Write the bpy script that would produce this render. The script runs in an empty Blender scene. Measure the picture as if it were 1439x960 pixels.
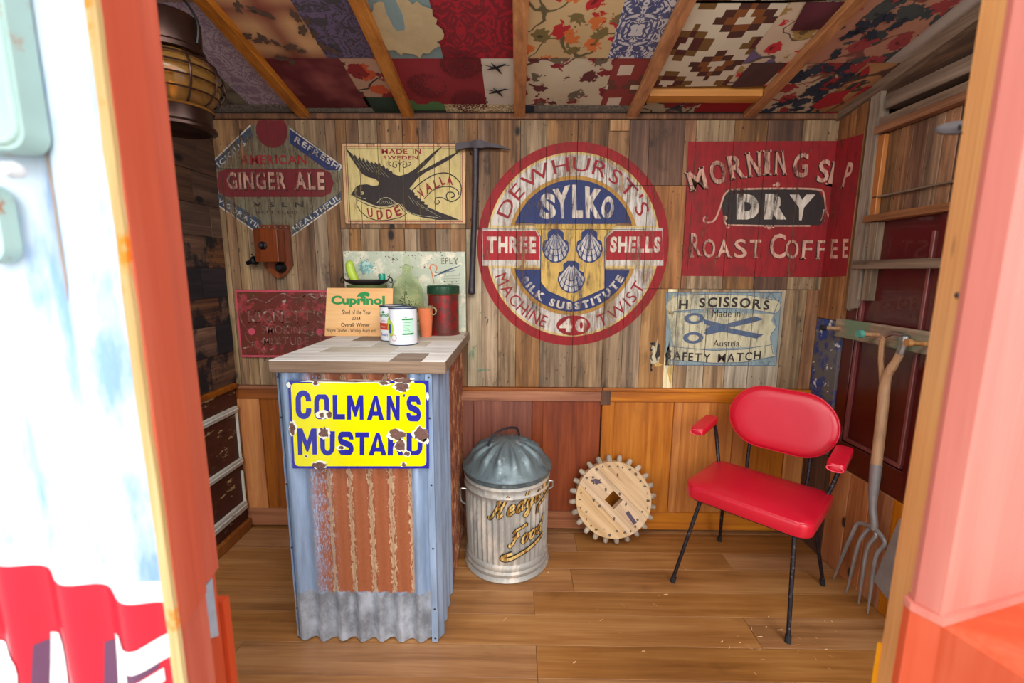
import bpy, bmesh, math, random
from math import sin, cos, pi, radians
from mathutils import Vector, Matrix
from mathutils.geometry import tessellate_polygon

random.seed(7)
S = bpy.context.scene
COL = S.collection

# ------------------------------------------------------------------ camera
FPX, CW, CH = 620.0, 1439.0, 960.0
PITCH, YAW, ROLL, CAMD, EYE = 0.158, -0.0121, 0.0046, 2.158, 1.35
XL, XR = -1.4232, 1.4725
_f = Vector((sin(YAW)*cos(PITCH), cos(YAW)*cos(PITCH), -sin(PITCH)))
_r = Vector((cos(YAW), -sin(YAW), 0)); _u = _r.cross(_f)
_r2 = _r*cos(ROLL) + _u*sin(ROLL); _u2 = _u*cos(ROLL) - _r*sin(ROLL)
CAM = Vector((0, -CAMD, EYE))
cd = bpy.data.cameras.new('camera'); cam = bpy.data.objects.new('camera', cd); COL.objects.link(cam)
R3 = Matrix((_r2, _u2, -_f)).transposed()
cam.matrix_world = Matrix.Translation(CAM) @ R3.to_4x4()
cd.sensor_width = 36; cd.lens = FPX/CW*36; cd.clip_start = 0.02
cd.dof.use_dof = True; cd.dof.focus_distance = 1.75; cd.dof.aperture_fstop = 2.4
S.camera = cam

# ------------------------------------------------------------------ light
w = bpy.data.worlds.new('overcast_sky'); S.world = w; w.use_nodes = True
bg = w.node_tree.nodes['Background']
bg.inputs[0].default_value = (0.93, 0.965, 1.0, 1); bg.inputs[1].default_value = 2.0
sun = bpy.data.lights.new('hazy_sun', 'SUN'); sun.energy = 1.1; sun.angle = radians(28); sun.color = (1, .97, .92)
so = bpy.data.objects.new('hazy_sun', sun); COL.objects.link(so)
so.rotation_euler = Vector((-0.22, 1.0, -0.55)).to_track_quat('-Z', 'Y').to_euler()
al = bpy.data.lights.new('added_front_fill', 'AREA'); al.shape = 'RECTANGLE'; al.size = 2.4; al.size_y = .35; al.energy = 13; al.color = (1, .97, .93)  # added fill lamp under the front ceiling, stands in for daylight to brighten the interior
ao = bpy.data.objects.new('added_front_fill', al); COL.objects.link(ao); ao.location = (0, -1.42, 2.12)
ao.rotation_euler = Vector((0, 1.1, -.95)).to_track_quat('-Z', 'Y').to_euler()
S.view_settings.view_transform = 'Standard'; S.view_settings.look = 'None'
S.view_settings.gamma = 1; S.view_settings.use_curve_mapping = False
S.view_settings.exposure = 0.42

# ------------------------------------------------------------------ helpers
def P(u, v, ax, val):
    """world point on the plane axis=val seen at photo pixel u,v (used to measure flat things off the photo)"""
    d = _f*FPX + _r2*(u-CW/2) + _u2*(CH/2-v)
    return CAM + d*((val-CAM[ax])/d[ax])
def WX(u, v=360): return P(u, v, 1, 0).x
def wp(pts): return [(lambda q: (q.x, q.z))(P(u, v, 1, 0)) for u, v in pts]
def C(ox, oy, s, pts): return [(ox+x/s, oy+y/s) for x, y in pts]
def cw(ox, oy, s, pts): return wp(C(ox, oy, s, pts))

def topof(o):
    while o.parent: o = o.parent
    return o
def obj(name, bm, mat, parent=None, smooth=False, local=False, label=None):
    me = bpy.data.meshes.new(name)
    if isinstance(bm, tuple):
        me.from_pydata([tuple(v) for v in bm[0]], [], bm[1]); me.update()
    else:
        bmesh.ops.recalc_face_normals(bm, faces=bm.faces[:]); bm.to_mesh(me); bm.free()
    if parent is not None and not local:
        me.transform(topof(parent).matrix_basis.inverted())
    if mat: me.materials.append(mat)
    if smooth:
        me.polygons.foreach_set('use_smooth', [True]*len(me.polygons))
        try: me.set_sharp_from_angle(angle=radians(40))
        except Exception: pass
    o = bpy.data.objects.new(name, me); COL.objects.link(o)
    if parent is not None: o.parent = parent
    if label: o['label'] = label
    return o
def thing(name, label, cat, loc=(0,0,0), rz=0, group=None):
    o = bpy.data.objects.new(name, None); COL.objects.link(o); o.empty_display_size = .05
    o.location = loc; o.rotation_euler = (0,0,rz)
    o.matrix_basis = Matrix.Translation(loc) @ Matrix.Rotation(rz, 4, 'Z')
    return tag(o, label, cat, group)
def tag(o, label, cat, group=None):
    o['label'] = label; o['category'] = cat
    if group: o['group'] = group
    return o
def struct(o): o['kind'] = 'structure'; return o

def hexa(bm, p):
    vs = [bm.verts.new(q) for q in p]
    for f in ((0,1,2,3),(7,6,5,4),(0,4,5,1),(1,5,6,2),(2,6,7,3),(3,7,4,0)): bm.faces.new([vs[i] for i in f])
def box(bm, x0, x1, y0, y1, z0, z1):
    hexa(bm, [(x0,y0,z0),(x1,y0,z0),(x1,y1,z0),(x0,y1,z0),(x0,y0,z1),(x1,y0,z1),(x1,y1,z1),(x0,y1,z1)])
def B(*a):
    bm = bmesh.new(); box(bm, *a); return bm
def Bb(x0,x1,y0,y1,z0,z1,r=.004,seg=2):
    bm = B(x0,x1,y0,y1,z0,z1)
    bmesh.ops.bevel(bm, geom=bm.edges[:], offset=r, segments=seg, affect='EDGES', profile=.6); return bm
def tube(bm, pts, r, n=8, cap=True):
    pts = [Vector(p) for p in pts]; rs = r if isinstance(r, (list,tuple)) else [r]*len(pts)
    rings = []; t0 = (pts[1]-pts[0]).normalized()
    a = t0.orthogonal().normalized()
    for i, p in enumerate(pts):
        t = (pts[min(i+1,len(pts)-1)]-pts[max(i-1,0)]).normalized()
        a = (a - t*a.dot(t)).normalized(); b = t.cross(a)
        rings.append([bm.verts.new(p + (a*cos(2*pi*k/n)+b*sin(2*pi*k/n))*rs[i]) for k in range(n)])
    for i in range(len(rings)-1):
        for k in range(n): bm.faces.new((rings[i][k],rings[i][(k+1)%n],rings[i+1][(k+1)%n],rings[i+1][k]))
    if cap:
        bm.faces.new(rings[0][::-1]); bm.faces.new(rings[-1])
def T(pts, r, n=8):
    bm = bmesh.new(); tube(bm, pts, r, n); return bm
def smoothline(pts, sub=6, closed=False):
    dim = len(pts[0]); n = len(pts); out = []
    g = (lambda i: pts[i % n]) if closed else (lambda i: pts[max(0,min(n-1,i))])
    for i in range(n if closed else n-1):
        p0,p1,p2,p3 = g(i-1),g(i),g(i+1),g(i+2)
        for k in range(sub):
            t = k/sub
            out.append(tuple(.5*((2*p1[d])+(-p0[d]+p2[d])*t+(2*p0[d]-5*p1[d]+4*p2[d]-p3[d])*t*t+(-p0[d]+3*p1[d]-3*p2[d]+p3[d])*t**3) for d in range(dim)))
    if not closed: out.append(tuple(pts[-1]))
    return out
def lathe(prof, cx=0, cy=0, n=32, fn=None):
    """prof: list of (r,z); fn(r,z,a)->(r,z)"""
    bm = bmesh.new(); rings = []
    for r, z in prof:
        if r < 1e-5: rings.append([bm.verts.new((cx,cy,z))]); continue
        ring = []
        for k in range(n):
            a = 2*pi*k/n; rr, zz = fn(r,z,a) if fn else (r,z)
            ring.append(bm.verts.new((cx+rr*cos(a), cy+rr*sin(a), zz)))
        rings.append(ring)
    for A, D in zip(rings, rings[1:]):
        if len(A) == 1 and len(D) == 1: continue
        for k in range(n):
            if len(A) == 1: bm.faces.new((A[0], D[k], D[(k+1)%n]))
            elif len(D) == 1: bm.faces.new((A[k], D[0], A[(k+1)%n]))
            else: bm.faces.new((A[k], D[k], D[(k+1)%n], A[(k+1)%n]))
    return bm
def xf(bm, M): bmesh.ops.transform(bm, matrix=M, verts=bm.verts[:]); return bm
def prism(pts, d0, d1, mapf):
    """extrude polygon pts (a,b) from depth d0 to d1; mapf(a,b,d)->xyz"""
    bm = bmesh.new(); n = len(pts)
    A = [bm.verts.new(mapf(a,b,d0)) for a,b in pts]; D = [bm.verts.new(mapf(a,b,d1)) for a,b in pts]
    for k in range(n): bm.faces.new((A[k],A[(k+1)%n],D[(k+1)%n],D[k]))
    tri = tessellate_polygon([[Vector((a,b,0)) for a,b in pts]])
    for t in tri:
        bm.faces.new([A[i] for i in t]); bm.faces.new([D[i] for i in t])
    return bm
def cushion(out, prof, mapf):
    """outline pts around centre; prof list (scale, inset, depth)"""
    bm = bmesh.new(); n = len(out); rings = []
    for s, ins, d in prof:
        ring = []
        for a, b in out:
            L = math.hypot(a,b); k = s*(L-ins)/L
            ring.append(bm.verts.new(mapf(a*k, b*k, d)))
        rings.append(ring)
    for A, D in zip(rings, rings[1:]):
        for k in range(n): bm.faces.new((A[k],A[(k+1)%n],D[(k+1)%n],D[k]))
    bm.faces.new(rings[0][::-1]); bm.faces.new(rings[-1]); return bm
def stadium(w, h, n=12, e=1.0):
    r = h/2; L = w/2-r*e; o = []
    for k in range(n+1): a = -pi/2+pi*k/n; o.append((L+r*e*cos(a), r*sin(a)))
    for k in range(n+1): a = pi/2+pi*k/n; o.append((-L+r*e*cos(a), r*sin(a)))
    return o
def rrect(w, h, r, n=6):
    o = []
    rr = r if isinstance(r,(list,tuple)) else [r]*4
    for (sx,sy,a0,q) in ((1,-1,-90,rr[0]),(1,1,0,rr[1]),(-1,1,90,rr[2]),(-1,-1,180,rr[3])):
        for k in range(n+1):
            a = radians(a0+90*k/n); o.append((sx*(w/2-q)+q*cos(a), sy*(h/2-q)+q*sin(a)))
    return o

# --- flat shapes: (verts2d, faces)
def poly(pts, holes=()):
    loops = [[Vector((a,b,0)) for a,b in pts]] + [[Vector((a,b,0)) for a,b in h] for h in holes]
    vs = [tuple(v[:2]) for l in loops for v in l]
    return vs, [tuple(t) for t in tessellate_polygon(loops)]
class Shapes(tuple): parts = None
def join(shapes):
    V, F = [], []; shapes = list(shapes)
    for v, f in shapes:
        n = len(V); V += v; F += [tuple(i+n for i in t) for t in f]
    o = Shapes((V, F)); o.parts = [p for s_ in shapes for p in (getattr(s_, 'parts', None) or [s_])]
    return o
def stroke(pts, wd, closed=False):
    n = len(pts); V = []; F = []
    for i, p in enumerate(pts):
        a = pts[(i-1)%n] if closed or i else p; b = pts[(i+1)%n] if closed or i < n-1 else p
        dx, dy = b[0]-a[0], b[1]-a[1]; L = math.hypot(dx,dy) or 1
        ww = (wd[i] if isinstance(wd,list) else wd)/2
        V += [(p[0]-dy/L*ww, p[1]+dx/L*ww), (p[0]+dy/L*ww, p[1]-dx/L*ww)]
    for i in range(n if closed else n-1):
        j = (i+1)%n; F += [(2*i,2*i+1,2*j+1,2*j)]
    return V, F
def ellp(cx, cz, rx, rz, n=40, a0=0, a1=360, closed=True):
    return [(cx+rx*cos(radians(a0+(a1-a0)*k/n)), cz+rz*sin(radians(a0+(a1-a0)*k/n))) for k in range(n if closed else n+1)]
def ell(*a, **k): return poly(ellp(*a, **k))
def annulus(cx, cz, rx, rz, f, n=72):
    V = ellp(cx,cz,rx,rz,n)+ellp(cx,cz,rx*f,rz*f,n)
    return V, [(k,(k+1)%n,n+(k+1)%n,n+k) for k in range(n)]
def rect(x0,x1,z0,z1): return [(x0,z0),(x1,z0),(x1,z1),(x0,z1)], [(0,1,2,3)]
def tf(shape, fn):
    if getattr(shape, 'parts', None): return join([tf(p, fn) for p in shape.parts])
    return [fn(*v) for v in shape[0]], shape[1]
def blob(cx, cz, r, rz=None, n=14, j=.35, seed=None):
    rd = random.Random(seed if seed is not None else int(cx*9999+cz*7777)); rz = rz or r
    return poly([(cx+r*(1+j*(rd.random()-.5)*2)*cos(2*pi*k/n), cz+rz*(1+j*(rd.random()-.5)*2)*sin(2*pi*k/n)) for k in range(n)])

_G = {}
def rawtext(s, bold=0):
    key = (s, bold)
    if key not in _G:
        c = bpy.data.curves.new('t', 'FONT'); c.body = s; c.size = 1; c.offset = bold; c.resolution_u = 3; c.fill_mode = 'FRONT'
        o = bpy.data.objects.new('t', c); COL.objects.link(o); bpy.context.view_layer.update()
        me = bpy.data.meshes.new_from_object(o.evaluated_get(bpy.context.evaluated_depsgraph_get()))
        V = [(v.co.x, v.co.y) for v in me.vertices]; F = [tuple(p.vertices) for p in me.polygons]
        bpy.data.objects.remove(o); bpy.data.curves.remove(c); bpy.data.meshes.remove(me)
        x0 = min(v[0] for v in V); x1 = max(v[0] for v in V); y0 = min(v[1] for v in V); y1 = max(v[1] for v in V)
        _G[key] = ([(v[0]-x0, v[1]-y0) for v in V], F, x1-x0, y1-y0)
    return _G[key]
def fit(s, x0, x1, z0, z1, bold=0):
    V, F, a, b = rawtext(s, bold)
    return [(x0+v[0]/a*(x1-x0), z0+v[1]/b*(z1-z0)) for v in V], F
SER = dict(M=((.1,0),(.9,0),(.1,1),(.9,1)), N=((.1,0),(.1,1),(.9,1),(.9,0)), R=((.13,0),(.9,0)), I=((.5,0),(.5,1)), P=((.15,0),), A=((.05,0),(.95,0)),
           T=((.5,0),), F=((.15,0),), E=(), L=((.2,1),), H=((.12,0),(.88,0),(.12,1),(.88,1)), Y=((.5,0),(.05,1),(.95,1)), W=((.05,1),(.95,1)), K=((.12,0),(.12,1),(.9,0)))
def glyph(ch, bold=0, serif=0):
    """unit-height glyph; returns shape, width"""
    V, F, a, b = rawtext(ch, bold)
    s = 1/b
    if ch in "'.,-": s = 1/rawtext('H', bold)[3]
    V = [(v[0]*s, v[1]*s) for v in V]; wd = a*s
    if ch == "'": V = [(x, y+.7) for x, y in V]
    sh = (V, F)
    if serif:
        parts = [sh]
        for (fx, fz) in SER.get(ch, ()):
            x = fx*wd; h = .07
            parts.append(rect(x-serif/2, x+serif/2, 0 if fz == 0 else 1-h, h if fz == 0 else 1))
        sh = join(parts)
    return sh, wd
def linecaps(s, x0, x1, z0, z1, bold=0, serif=0, gap=.16, space=.5, zf=None, wf=1.0):
    """letters laid singly between x0 and x1; zf(t)->(z0,z1) overrides"""
    gl = []; tot = 0
    for ch in s:
        if ch == ' ': gl.append((None, space)); tot += space+gap
        else:
            g, wd = glyph(ch, bold, serif); gl.append((g, wd)); tot += wd+gap
    tot -= gap; k = (x1-x0)/tot; x = x0; out = []
    for g, wd in gl:
        if g:
            t = (x+wd*k/2-x0)/(x1-x0); a, b = zf(t) if zf else (z0, z1)
            out.append(([(x+v[0]*k, a+v[1]*(b-a)) for v in g[0]], g[1]))
        x += (wd+gap)*k
    return join(out)
def arctext(s, cx, cz, rx, rz, a0, a1, h, bold=0, bottom=False, kx=None, serif=0):
    """letters from angle a0 to a1 (deg, 90=top), baseline on the ellipse of radius r, height h"""
    gl = [(glyph(c, bold, serif) if c != ' ' else (None, .35)) for c in s]
    n = len(gl); tot = sum(g[1]+.22 for g in gl)-.22; k = h; out = []
    span = radians(a1-a0); acc = 0
    for g, wd in gl:
        t = (acc+wd/2)/tot; a = radians(a0)+span*t; acc += wd+.22
        if not g: continue
        ws = abs(span)*rx/tot*(kx or 1)
        for_v = []
        for x, y in g[0]:
            lx = (x-wd/2)*ws; ly = y*h
            if bottom:
                aa = a + lx/rx; rr = (rx - ly)/rx
                for_v.append((cx+rx*rr*cos(aa), cz+rz*rr*sin(aa)))
            else:
                aa = a - lx/rx; rr = (rx + ly)/rx
                for_v.append((cx+rx*rr*cos(aa), cz+rz*rr*sin(aa)))
        out.append((for_v, g[1]))
    return join(out)
def _arc(cx, cy, rx, ry, a0, a1, n=6): return ellp(cx, cy, rx, ry, n, a0, a1, False)
BLK = {
 'M': [[(0,0),(0,1),(.27,1),(.5,.52),(.73,1),(1,1),(1,0),(.76,0),(.76,.56),(.55,.12),(.45,.12),(.24,.56),(.24,0)]],
 'N': [[(0,0),(0,1),(.3,1),(.7,.42),(.7,1),(1,1),(1,0),(.7,0),(.3,.58),(.3,0)]],
 'A': [[(0,0),(.33,1),(.67,1),(1,0),(.72,0),(.67,.17),(.33,.17),(.28,0)], [(.39,.36),(.61,.36),(.5,.76)]],
 'L': [[(0,0),(0,1),(.38,1),(.38,.22),(1,.22),(1,0)]], 'T': [[(.33,0),(.33,.78),(0,.78),(0,1),(1,1),(1,.78),(.67,.78),(.67,0)]],
 'O': [rrect(1,1,.3), rrect(.36,.62,.12)], 'D': [[(0,0),(0,1)]+_arc(.62,.62,.38,.38,90,0)+_arc(.62,.38,.38,.38,0,-90), [(.33,.2),(.33,.8)]+_arc(.55,.68,.14,.12,90,0,3)+_arc(.55,.32,.14,.12,0,-90,3)],
 'R': [[(0,0),(0,1)]+_arc(.64,.70,.36,.30,90,-60)+[(.74,.40),(1,0),(.68,0),(.47,.36),(.33,.36),(.33,0)], [(.33,.56),(.33,.80)]+_arc(.55,.68,.12,.12,90,-90,5)],
 'U': [[(0,1),(.33,1),(.33,.3)]+_arc(.5,.3,.17,.12,180,360,5)[1:]+[(.67,1),(1,1)]+_arc(.5,.32,.5,.34,0,-180,10)],
 'C': [_arc(.5,.68,.5,.32,0,180,9)+_arc(.5,.32,.5,.32,180,360,9)+[(1,.38),(.66,.38),(.66,.32)]+_arc(.5,.3,.16,.10,0,-180,5)[1:]+_arc(.5,.70,.16,.10,180,0,5)+[(.66,.62),(1,.62)]],
}
def _sglyph():
    c = smoothline([(.84,.66),(.83,.78),(.70,.89),(.5,.90),(.30,.89),(.17,.78),(.17,.68),(.24,.58),(.5,.5),(.76,.42),(.83,.32),(.83,.22),(.70,.11),(.5,.10),(.30,.11),(.17,.22),(.16,.34)], 3)
    V, F = stroke(c, .27); return [(min(1,max(0,x)), min(1,max(0,y))) for x, y in V], F
def blockltr(ch, pts):
    if ch == 'S': g = _sglyph()
    else:
        d = BLK[ch]
        if ch == 'O': d = [[(x+.5, y+.5) for x, y in l] for l in d]
        g = poly(d[0], d[1:])
    bl, br, tr, tl = pts
    return tf(g, lambda x, y: tuple((bl[i]*(1-x)+br[i]*x)*(1-y)+(tl[i]*(1-x)+tr[i]*x)*y for i in (0,1)))
def bisect(shape, cuts, axis=0):
    bm = bmesh.new(); vs = [bm.verts.new((v[0], v[1], 0)) for v in shape[0]]
    for f in shape[1]:
        try: bm.faces.new([vs[i] for i in f])
        except ValueError: pass
    for c in cuts:
        co = (c,0,0) if axis == 0 else (0,c,0); no = (1,0,0) if axis == 0 else (0,1,0)
        bmesh.ops.bisect_plane(bm, geom=bm.verts[:]+bm.edges[:]+bm.faces[:], plane_co=co, plane_no=no)
    bm.verts.ensure_lookup_table(); bm.verts.index_update()
    V = [tuple(v.co[:2]) for v in bm.verts]; F = [tuple(v.index for v in f.verts) for f in bm.faces]; bm.free()
    return V, F
def decal(parent, name, shape, mat, mapf, cuts=None, label=None):
    ps = getattr(shape, 'parts', None)
    if ps and len(ps) > 1 and name in LETTERED:
        for p in ps: decal(parent, LETTERED[name], p, mat, mapf, cuts)
        return None
    o = _decal(parent, name, shape, mat, mapf, cuts, label)
    if ps and len(ps) > 1: o['kind'] = 'stuff'
    return o
LETTERED = {k: 'letter' for k in ('lettering','white_lettering','red_lettering','black_lettering','dark_lettering','small_lettering','number')}
LETTERED.update(rust_chip='rust_chip', bare_enamel='bare_enamel', blue_band='blue_band')
def _decal(parent, name, shape, mat, mapf, cuts=None, label=None):
    if cuts: shape = bisect(shape, cuts)
    return obj(name, ([mapf(a,b) for a,b in shape[0]], shape[1]), mat, parent, label=label)

# ------------------------------------------------------------------ materials
def lin(c): return tuple(((x/255)/12.92 if x/255 <= .04045 else ((x/255+.055)/1.055)**2.4) for x in c)+(1,)
class N:
    def __init__(s, name, bump=None):
        s.mt = bpy.data.materials.new(name); s.mt.use_nodes = True; s.t = s.mt.node_tree; s.t.nodes.clear()
    def nd(s, typ, ins=(), out=0, **pr):
        n = s.t.nodes.new('ShaderNode'+typ)
        for k, v in pr.items(): setattr(n, k, v)
        for k, v in (ins.items() if isinstance(ins, dict) else enumerate(ins)):
            if v is None: continue
            if isinstance(v, bpy.types.NodeSocket): s.t.links.new(v, n.inputs[k])
            else: n.inputs[k].default_value = v
        return n.outputs[out] if out is not None else n
    def co(s, kind='Object'): return s.nd('TexCoord', out=None).outputs[kind]
    def rnd(s): return s.nd('ObjectInfo', out=None).outputs['Random']
    def vm(s, op, a, b): return s.nd('VectorMath', (a, b), operation=op)
    def m(s, *a, clamp=False): return s.nd('Math', a[1:], operation=a[0], use_clamp=clamp)
    def pos(s, scale=(1,1,1), rand=True):
        v = s.co()
        if rand: v = s.vm('ADD', v, s.vm('MULTIPLY', s.nd('CombineXYZ', (s.rnd(), s.rnd(), s.rnd())), (7.3, 5.1, 9.7)))
        return s.vm('MULTIPLY', v, scale)
    def noise(s, v, sc, det=3, ro=.55, di=0): return s.nd('TexNoise', {'Vector': v, 'Scale': sc, 'Detail': det, 'Roughness': ro, 'Distortion': di})
    def ncol(s, v, sc): return s.nd('TexNoise', {'Vector': v, 'Scale': sc}, out=1)
    def vor(s, v, sc, out=0, ra=1, feature='F1'):
        return s.nd('TexVoronoi', {'Vector': v, 'Scale': sc, 'Randomness': ra}, out=out, feature=feature)
    def ramp(s, f, st, interp='LINEAR'):
        n = s.nd('ValToRGB', (f,), out=None); r = n.color_ramp; r.interpolation = interp
        while len(r.elements) < len(st): r.elements.new(1)
        for e, (p, c) in zip(r.elements, st):
            e.position = p; e.color = lin(c) if isinstance(c, tuple) else (c, c, c, 1)
        return n.outputs[0]
    def step(s, f, a, b): return s.ramp(f, [(a, 0.0), (b, 1.0)])
    def mix(s, f, a, b, bl='MIX'):
        n = s.nd('Mix', out=None, data_type='RGBA', blend_type=bl)
        for i, v in ((0, f), (6, a), (7, b)):
            if isinstance(v, bpy.types.NodeSocket): s.t.links.new(v, n.inputs[i])
            elif i and len(v) == 3: n.inputs[i].default_value = lin(v)
            else: n.inputs[i].default_value = v
        return n.outputs[2]
    def vary(s, col, amt=.25, sat=.1):
        r = s.rnd(); r2 = s.m('FRACT', s.m('MULTIPLY', r, 17.3))
        return s.nd('HueSaturation', {'Hue': .5, 'Saturation': s.m('ADD', 1-sat, s.m('MULTIPLY', r2, 2*sat)), 'Value': s.m('ADD', 1-amt, s.m('MULTIPLY', r, 2*amt)), 'Color': col})
    def end(s, col, rough=.7, metal=0, bump=None, bs=.3, bd=.002, alpha=None, **kw):
        ins = {'Base Color': col if isinstance(col, bpy.types.NodeSocket) else lin(col), 'Roughness': rough, 'Metallic': metal}
        ins.update({k.replace('_', ' '): v for k, v in kw.items()})
        if bump is not None: ins['Normal'] = s.nd('Bump', {'Strength': bs, 'Distance': bd, 'Height': bump})
        if alpha is not None: ins['Alpha'] = alpha
        b = s.nd('BsdfPrincipled', ins)
        s.nd('OutputMaterial', {'Surface': b}, out=None)
        return s.mt

def wood(name, dark, mid, light, axis='Z', rough=.75, vary=.22, knots=True, grain=1.0, stain=.5, coat=0, blot=None, sat=.12, bs=.35):
    n = N(name); ax = 'XYZ'.index(axis)
    sc = [34*grain]*3; sc[ax] = 1.6*grain
    v = n.pos(tuple(sc))
    g = n.noise(v, 1.0, 5, .6, .6)
    sc2 = [150]*3; sc2[ax] = 5
    fine = n.noise(n.pos(tuple(sc2)), 1.0, 2)
    big = n.noise(n.pos((3.5,3.5,3.5)), 1.0, 3)
    f = n.m('ADD', n.m('MULTIPLY', g, .62), n.m('ADD', n.m('MULTIPLY', fine, .18), n.m('MULTIPLY', big, .2)))
    c = n.ramp(f, [(.33, dark), (.5, mid), (.66, light)])
    if stain:
        st = n.step(n.noise(n.pos(tuple(9 if i != ax else 4 for i in range(3))), 1.0, 4, .65), .60, .74)
        c = n.mix(n.m('MULTIPLY', st, stain), c, tuple(int(x*.45) for x in dark), 'MIX')
    if stain > .5:
        sk = [26]*3; sk[ax] = 2.2
        s2 = n.step(n.noise(n.pos(tuple(sk)), 1.0, 4, .6), .52, .70)
        c = n.mix(n.m('MULTIPLY', s2, stain*.75), c, tuple(int(x*.55) for x in dark))
        sp3 = n.step(n.noise(n.pos((70,70,40)), 1.0, 2, .5), .68, .73)
        c = n.mix(n.m('MULTIPLY', sp3, .8), c, tuple(int(x*.3) for x in dark))
        s4 = n.step(n.noise(n.vm('ADD', n.pos(tuple(sk)), (5,5,5)), 1.0, 4, .6), .58, .75)
        c = n.mix(n.m('MULTIPLY', s4, .5), c, tuple(min(255, int(x*1.18)) for x in light))
    if knots:
        ks = [7]*3; ks[ax] = 4.0
        k = n.vor(n.pos(tuple(ks)), 1.0)
        c = n.mix(n.m('SUBTRACT', 1.0, n.step(k, .07, .13)), c, tuple(int(x*.35) for x in dark))
    if blot:
        bc, lo, hi = blot
        c = n.mix(n.step(n.noise(n.pos((6,6,6)), 1.0, 6, .7), lo, hi), c, bc)
    c = n.vary(c, vary, sat)
    kw = {'Coat_Weight': coat, 'Coat_Roughness': .25} if coat else {}
    return n.end(c, rough, bump=n.m('ADD', g, n.m('MULTIPLY', fine, .4)), bs=bs, bd=.002, **kw)

def worn(name, col, wear=.35, col2=None, rough=.75, grime=(70,50,35), gr=.35, edge=.07, sc=1.0):
    """old sign paint: scuffed through to the boards along the grain"""
    n = N(name)
    g = n.noise(n.vm('MULTIPLY', n.co(), (60*sc,60*sc,7*sc)), 1.0, 5, .7)
    b = n.noise(n.vm('MULTIPLY', n.co(), (7,7,4)), 1.0, 4, .6)
    f = n.m('ADD', n.m('MULTIPLY', g, .5), n.m('MULTIPLY', b, .5))
    th = .33+wear*.32
    a = n.step(f, th-edge, th+edge)
    c = n.mix(n.step(n.noise(n.vm('MULTIPLY', n.co(), (50,50,10)), 1.0, 4, .7), .35, .75), col, col2 or tuple(int(x*.78) for x in col))
    c = n.mix(n.m('MULTIPLY', n.step(n.noise(n.vm('MULTIPLY', n.co(), (9,9,5)), 1.0, 5, .7), .48, .72), gr), c, grime)
    return n.end(c, rough, alpha=a, bump=g, bs=.15)
def flat(name, col, rough=.6, metal=0, var=.12, sc=12, **kw):
    n = N(name); f = n.noise(n.pos(), sc, 4, .6)
    c = n.mix(f, tuple(int(x*(1-var)) for x in col), tuple(min(255, int(x*(1+var))) for x in col))
    return n.end(c, rough, metal, bump=f, bs=.08, **kw)

M = {}
# boards of the back wall
M['board_brown'] = wood('board_brown', (66,44,28), (118,84,54), (158,120,82), vary=.14, stain=.75)
M['board_grey'] = wood('board_grey', (80,62,44), (134,108,80), (174,148,114), stain=.75, vary=.14)
M['board_dark'] = wood('board_dark', (52,32,22), (88,58,40), (122,86,62))
M['board_warm'] = wood('board_warm', (84,50,30), (130,86,52), (166,118,78), vary=.12, stain=.7)
M['board_pale'] = wood('board_pale', (104,90,72), (154,138,112), (190,174,148), vary=.12, stain=.6)
M['board_white'] = wood('board_white', (120,98,70), (196,180,140), (226,214,180), blot=((214,178,84), .55, .66), stain=.3)
M['board_orange'] = wood('board_orange', (104,68,40), (164,122,80), (198,160,114), stain=.5)
M['board_black'] = wood('board_black', (14,12,16), (28,24,30), (52,42,42), axis='Y', vary=.3, knots=False)
M['board_char'] = wood('board_char', (40,26,20), (92,60,42), (130,92,64), axis='Y', blot=((20,16,20), .46, .54))
M['board_side'] = wood('board_side', (44,30,22), (80,56,40), (112,82,60), axis='Y')
M['oak_orange'] = wood('oak_orange', (140,76,26), (178,106,42), (204,134,62), rough=.5, stain=.25, vary=.08, knots=False, grain=.8, bs=.15)
M['oak_orange_x'] = wood('oak_orange_x', (136,72,26), (176,104,42), (204,136,66), axis='X', rough=.5, stain=.2, vary=.08, knots=False, bs=.15)
M['oak_red'] = wood('oak_red', (84,36,20), (122,58,34), (146,78,48), rough=.5, stain=.35, vary=.08, knots=False, blot=((176,120,84), .66, .72), bs=.15)
M['oak_red_x'] = wood('oak_red_x', (110,52,24), (150,86,46), (180,116,70), axis='X', rough=.5, vary=.08, knots=False, bs=.15)
M['oak_mid'] = wood('oak_mid', (106,54,20), (142,80,32), (168,102,48), rough=.5, stain=.25, vary=.08, knots=False, bs=.15)
M['oak_mid_x'] = wood('oak_mid_x', (100,50,20), (138,76,32), (160,96,46), axis='X', rough=.5, vary=.08, knots=False, bs=.15)
M['pine_side'] = wood('pine_side', (122,62,20), (170,98,40), (200,130,62), rough=.45, stain=.4, vary=.08, grain=.6)
M['floor'] = wood('floor_oak', (116,74,38), (156,106,60), (182,134,84), axis='X', rough=.42, stain=.3, vary=.07, knots=False, grain=.55, sat=.06, bs=.12)
M['rafter'] = wood('rafter_pine', (116,66,22), (160,98,40), (186,124,58), axis='Y', rough=.5, vary=.1, stain=.35)
M['rafter_x'] = wood('rafter_pine_x', (120,74,32), (164,108,54), (188,132,74), axis='X', rough=.55, vary=.1, stain=.35)
M['honey'] = wood('honey_pine', (206,122,36), (236,160,66), (248,190,98), rough=.45, vary=.05, stain=.3, grain=.6, bs=.15)
M['grey_post'] = wood('grey_post', (84,68,54), (134,114,94), (168,148,126))
M['grey_rail'] = wood('grey_rail', (72,54,42), (120,96,76), (152,128,104), axis='Y')
M['brown_rail'] = wood('brown_rail', (84,50,30), (134,88,56), (164,116,80), axis='Y')
M['top_grey'] = wood('top_grey', (166,160,154), (206,202,196), (232,230,226), axis='X', vary=.08, knots=False, stain=.35, sat=.05)
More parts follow.
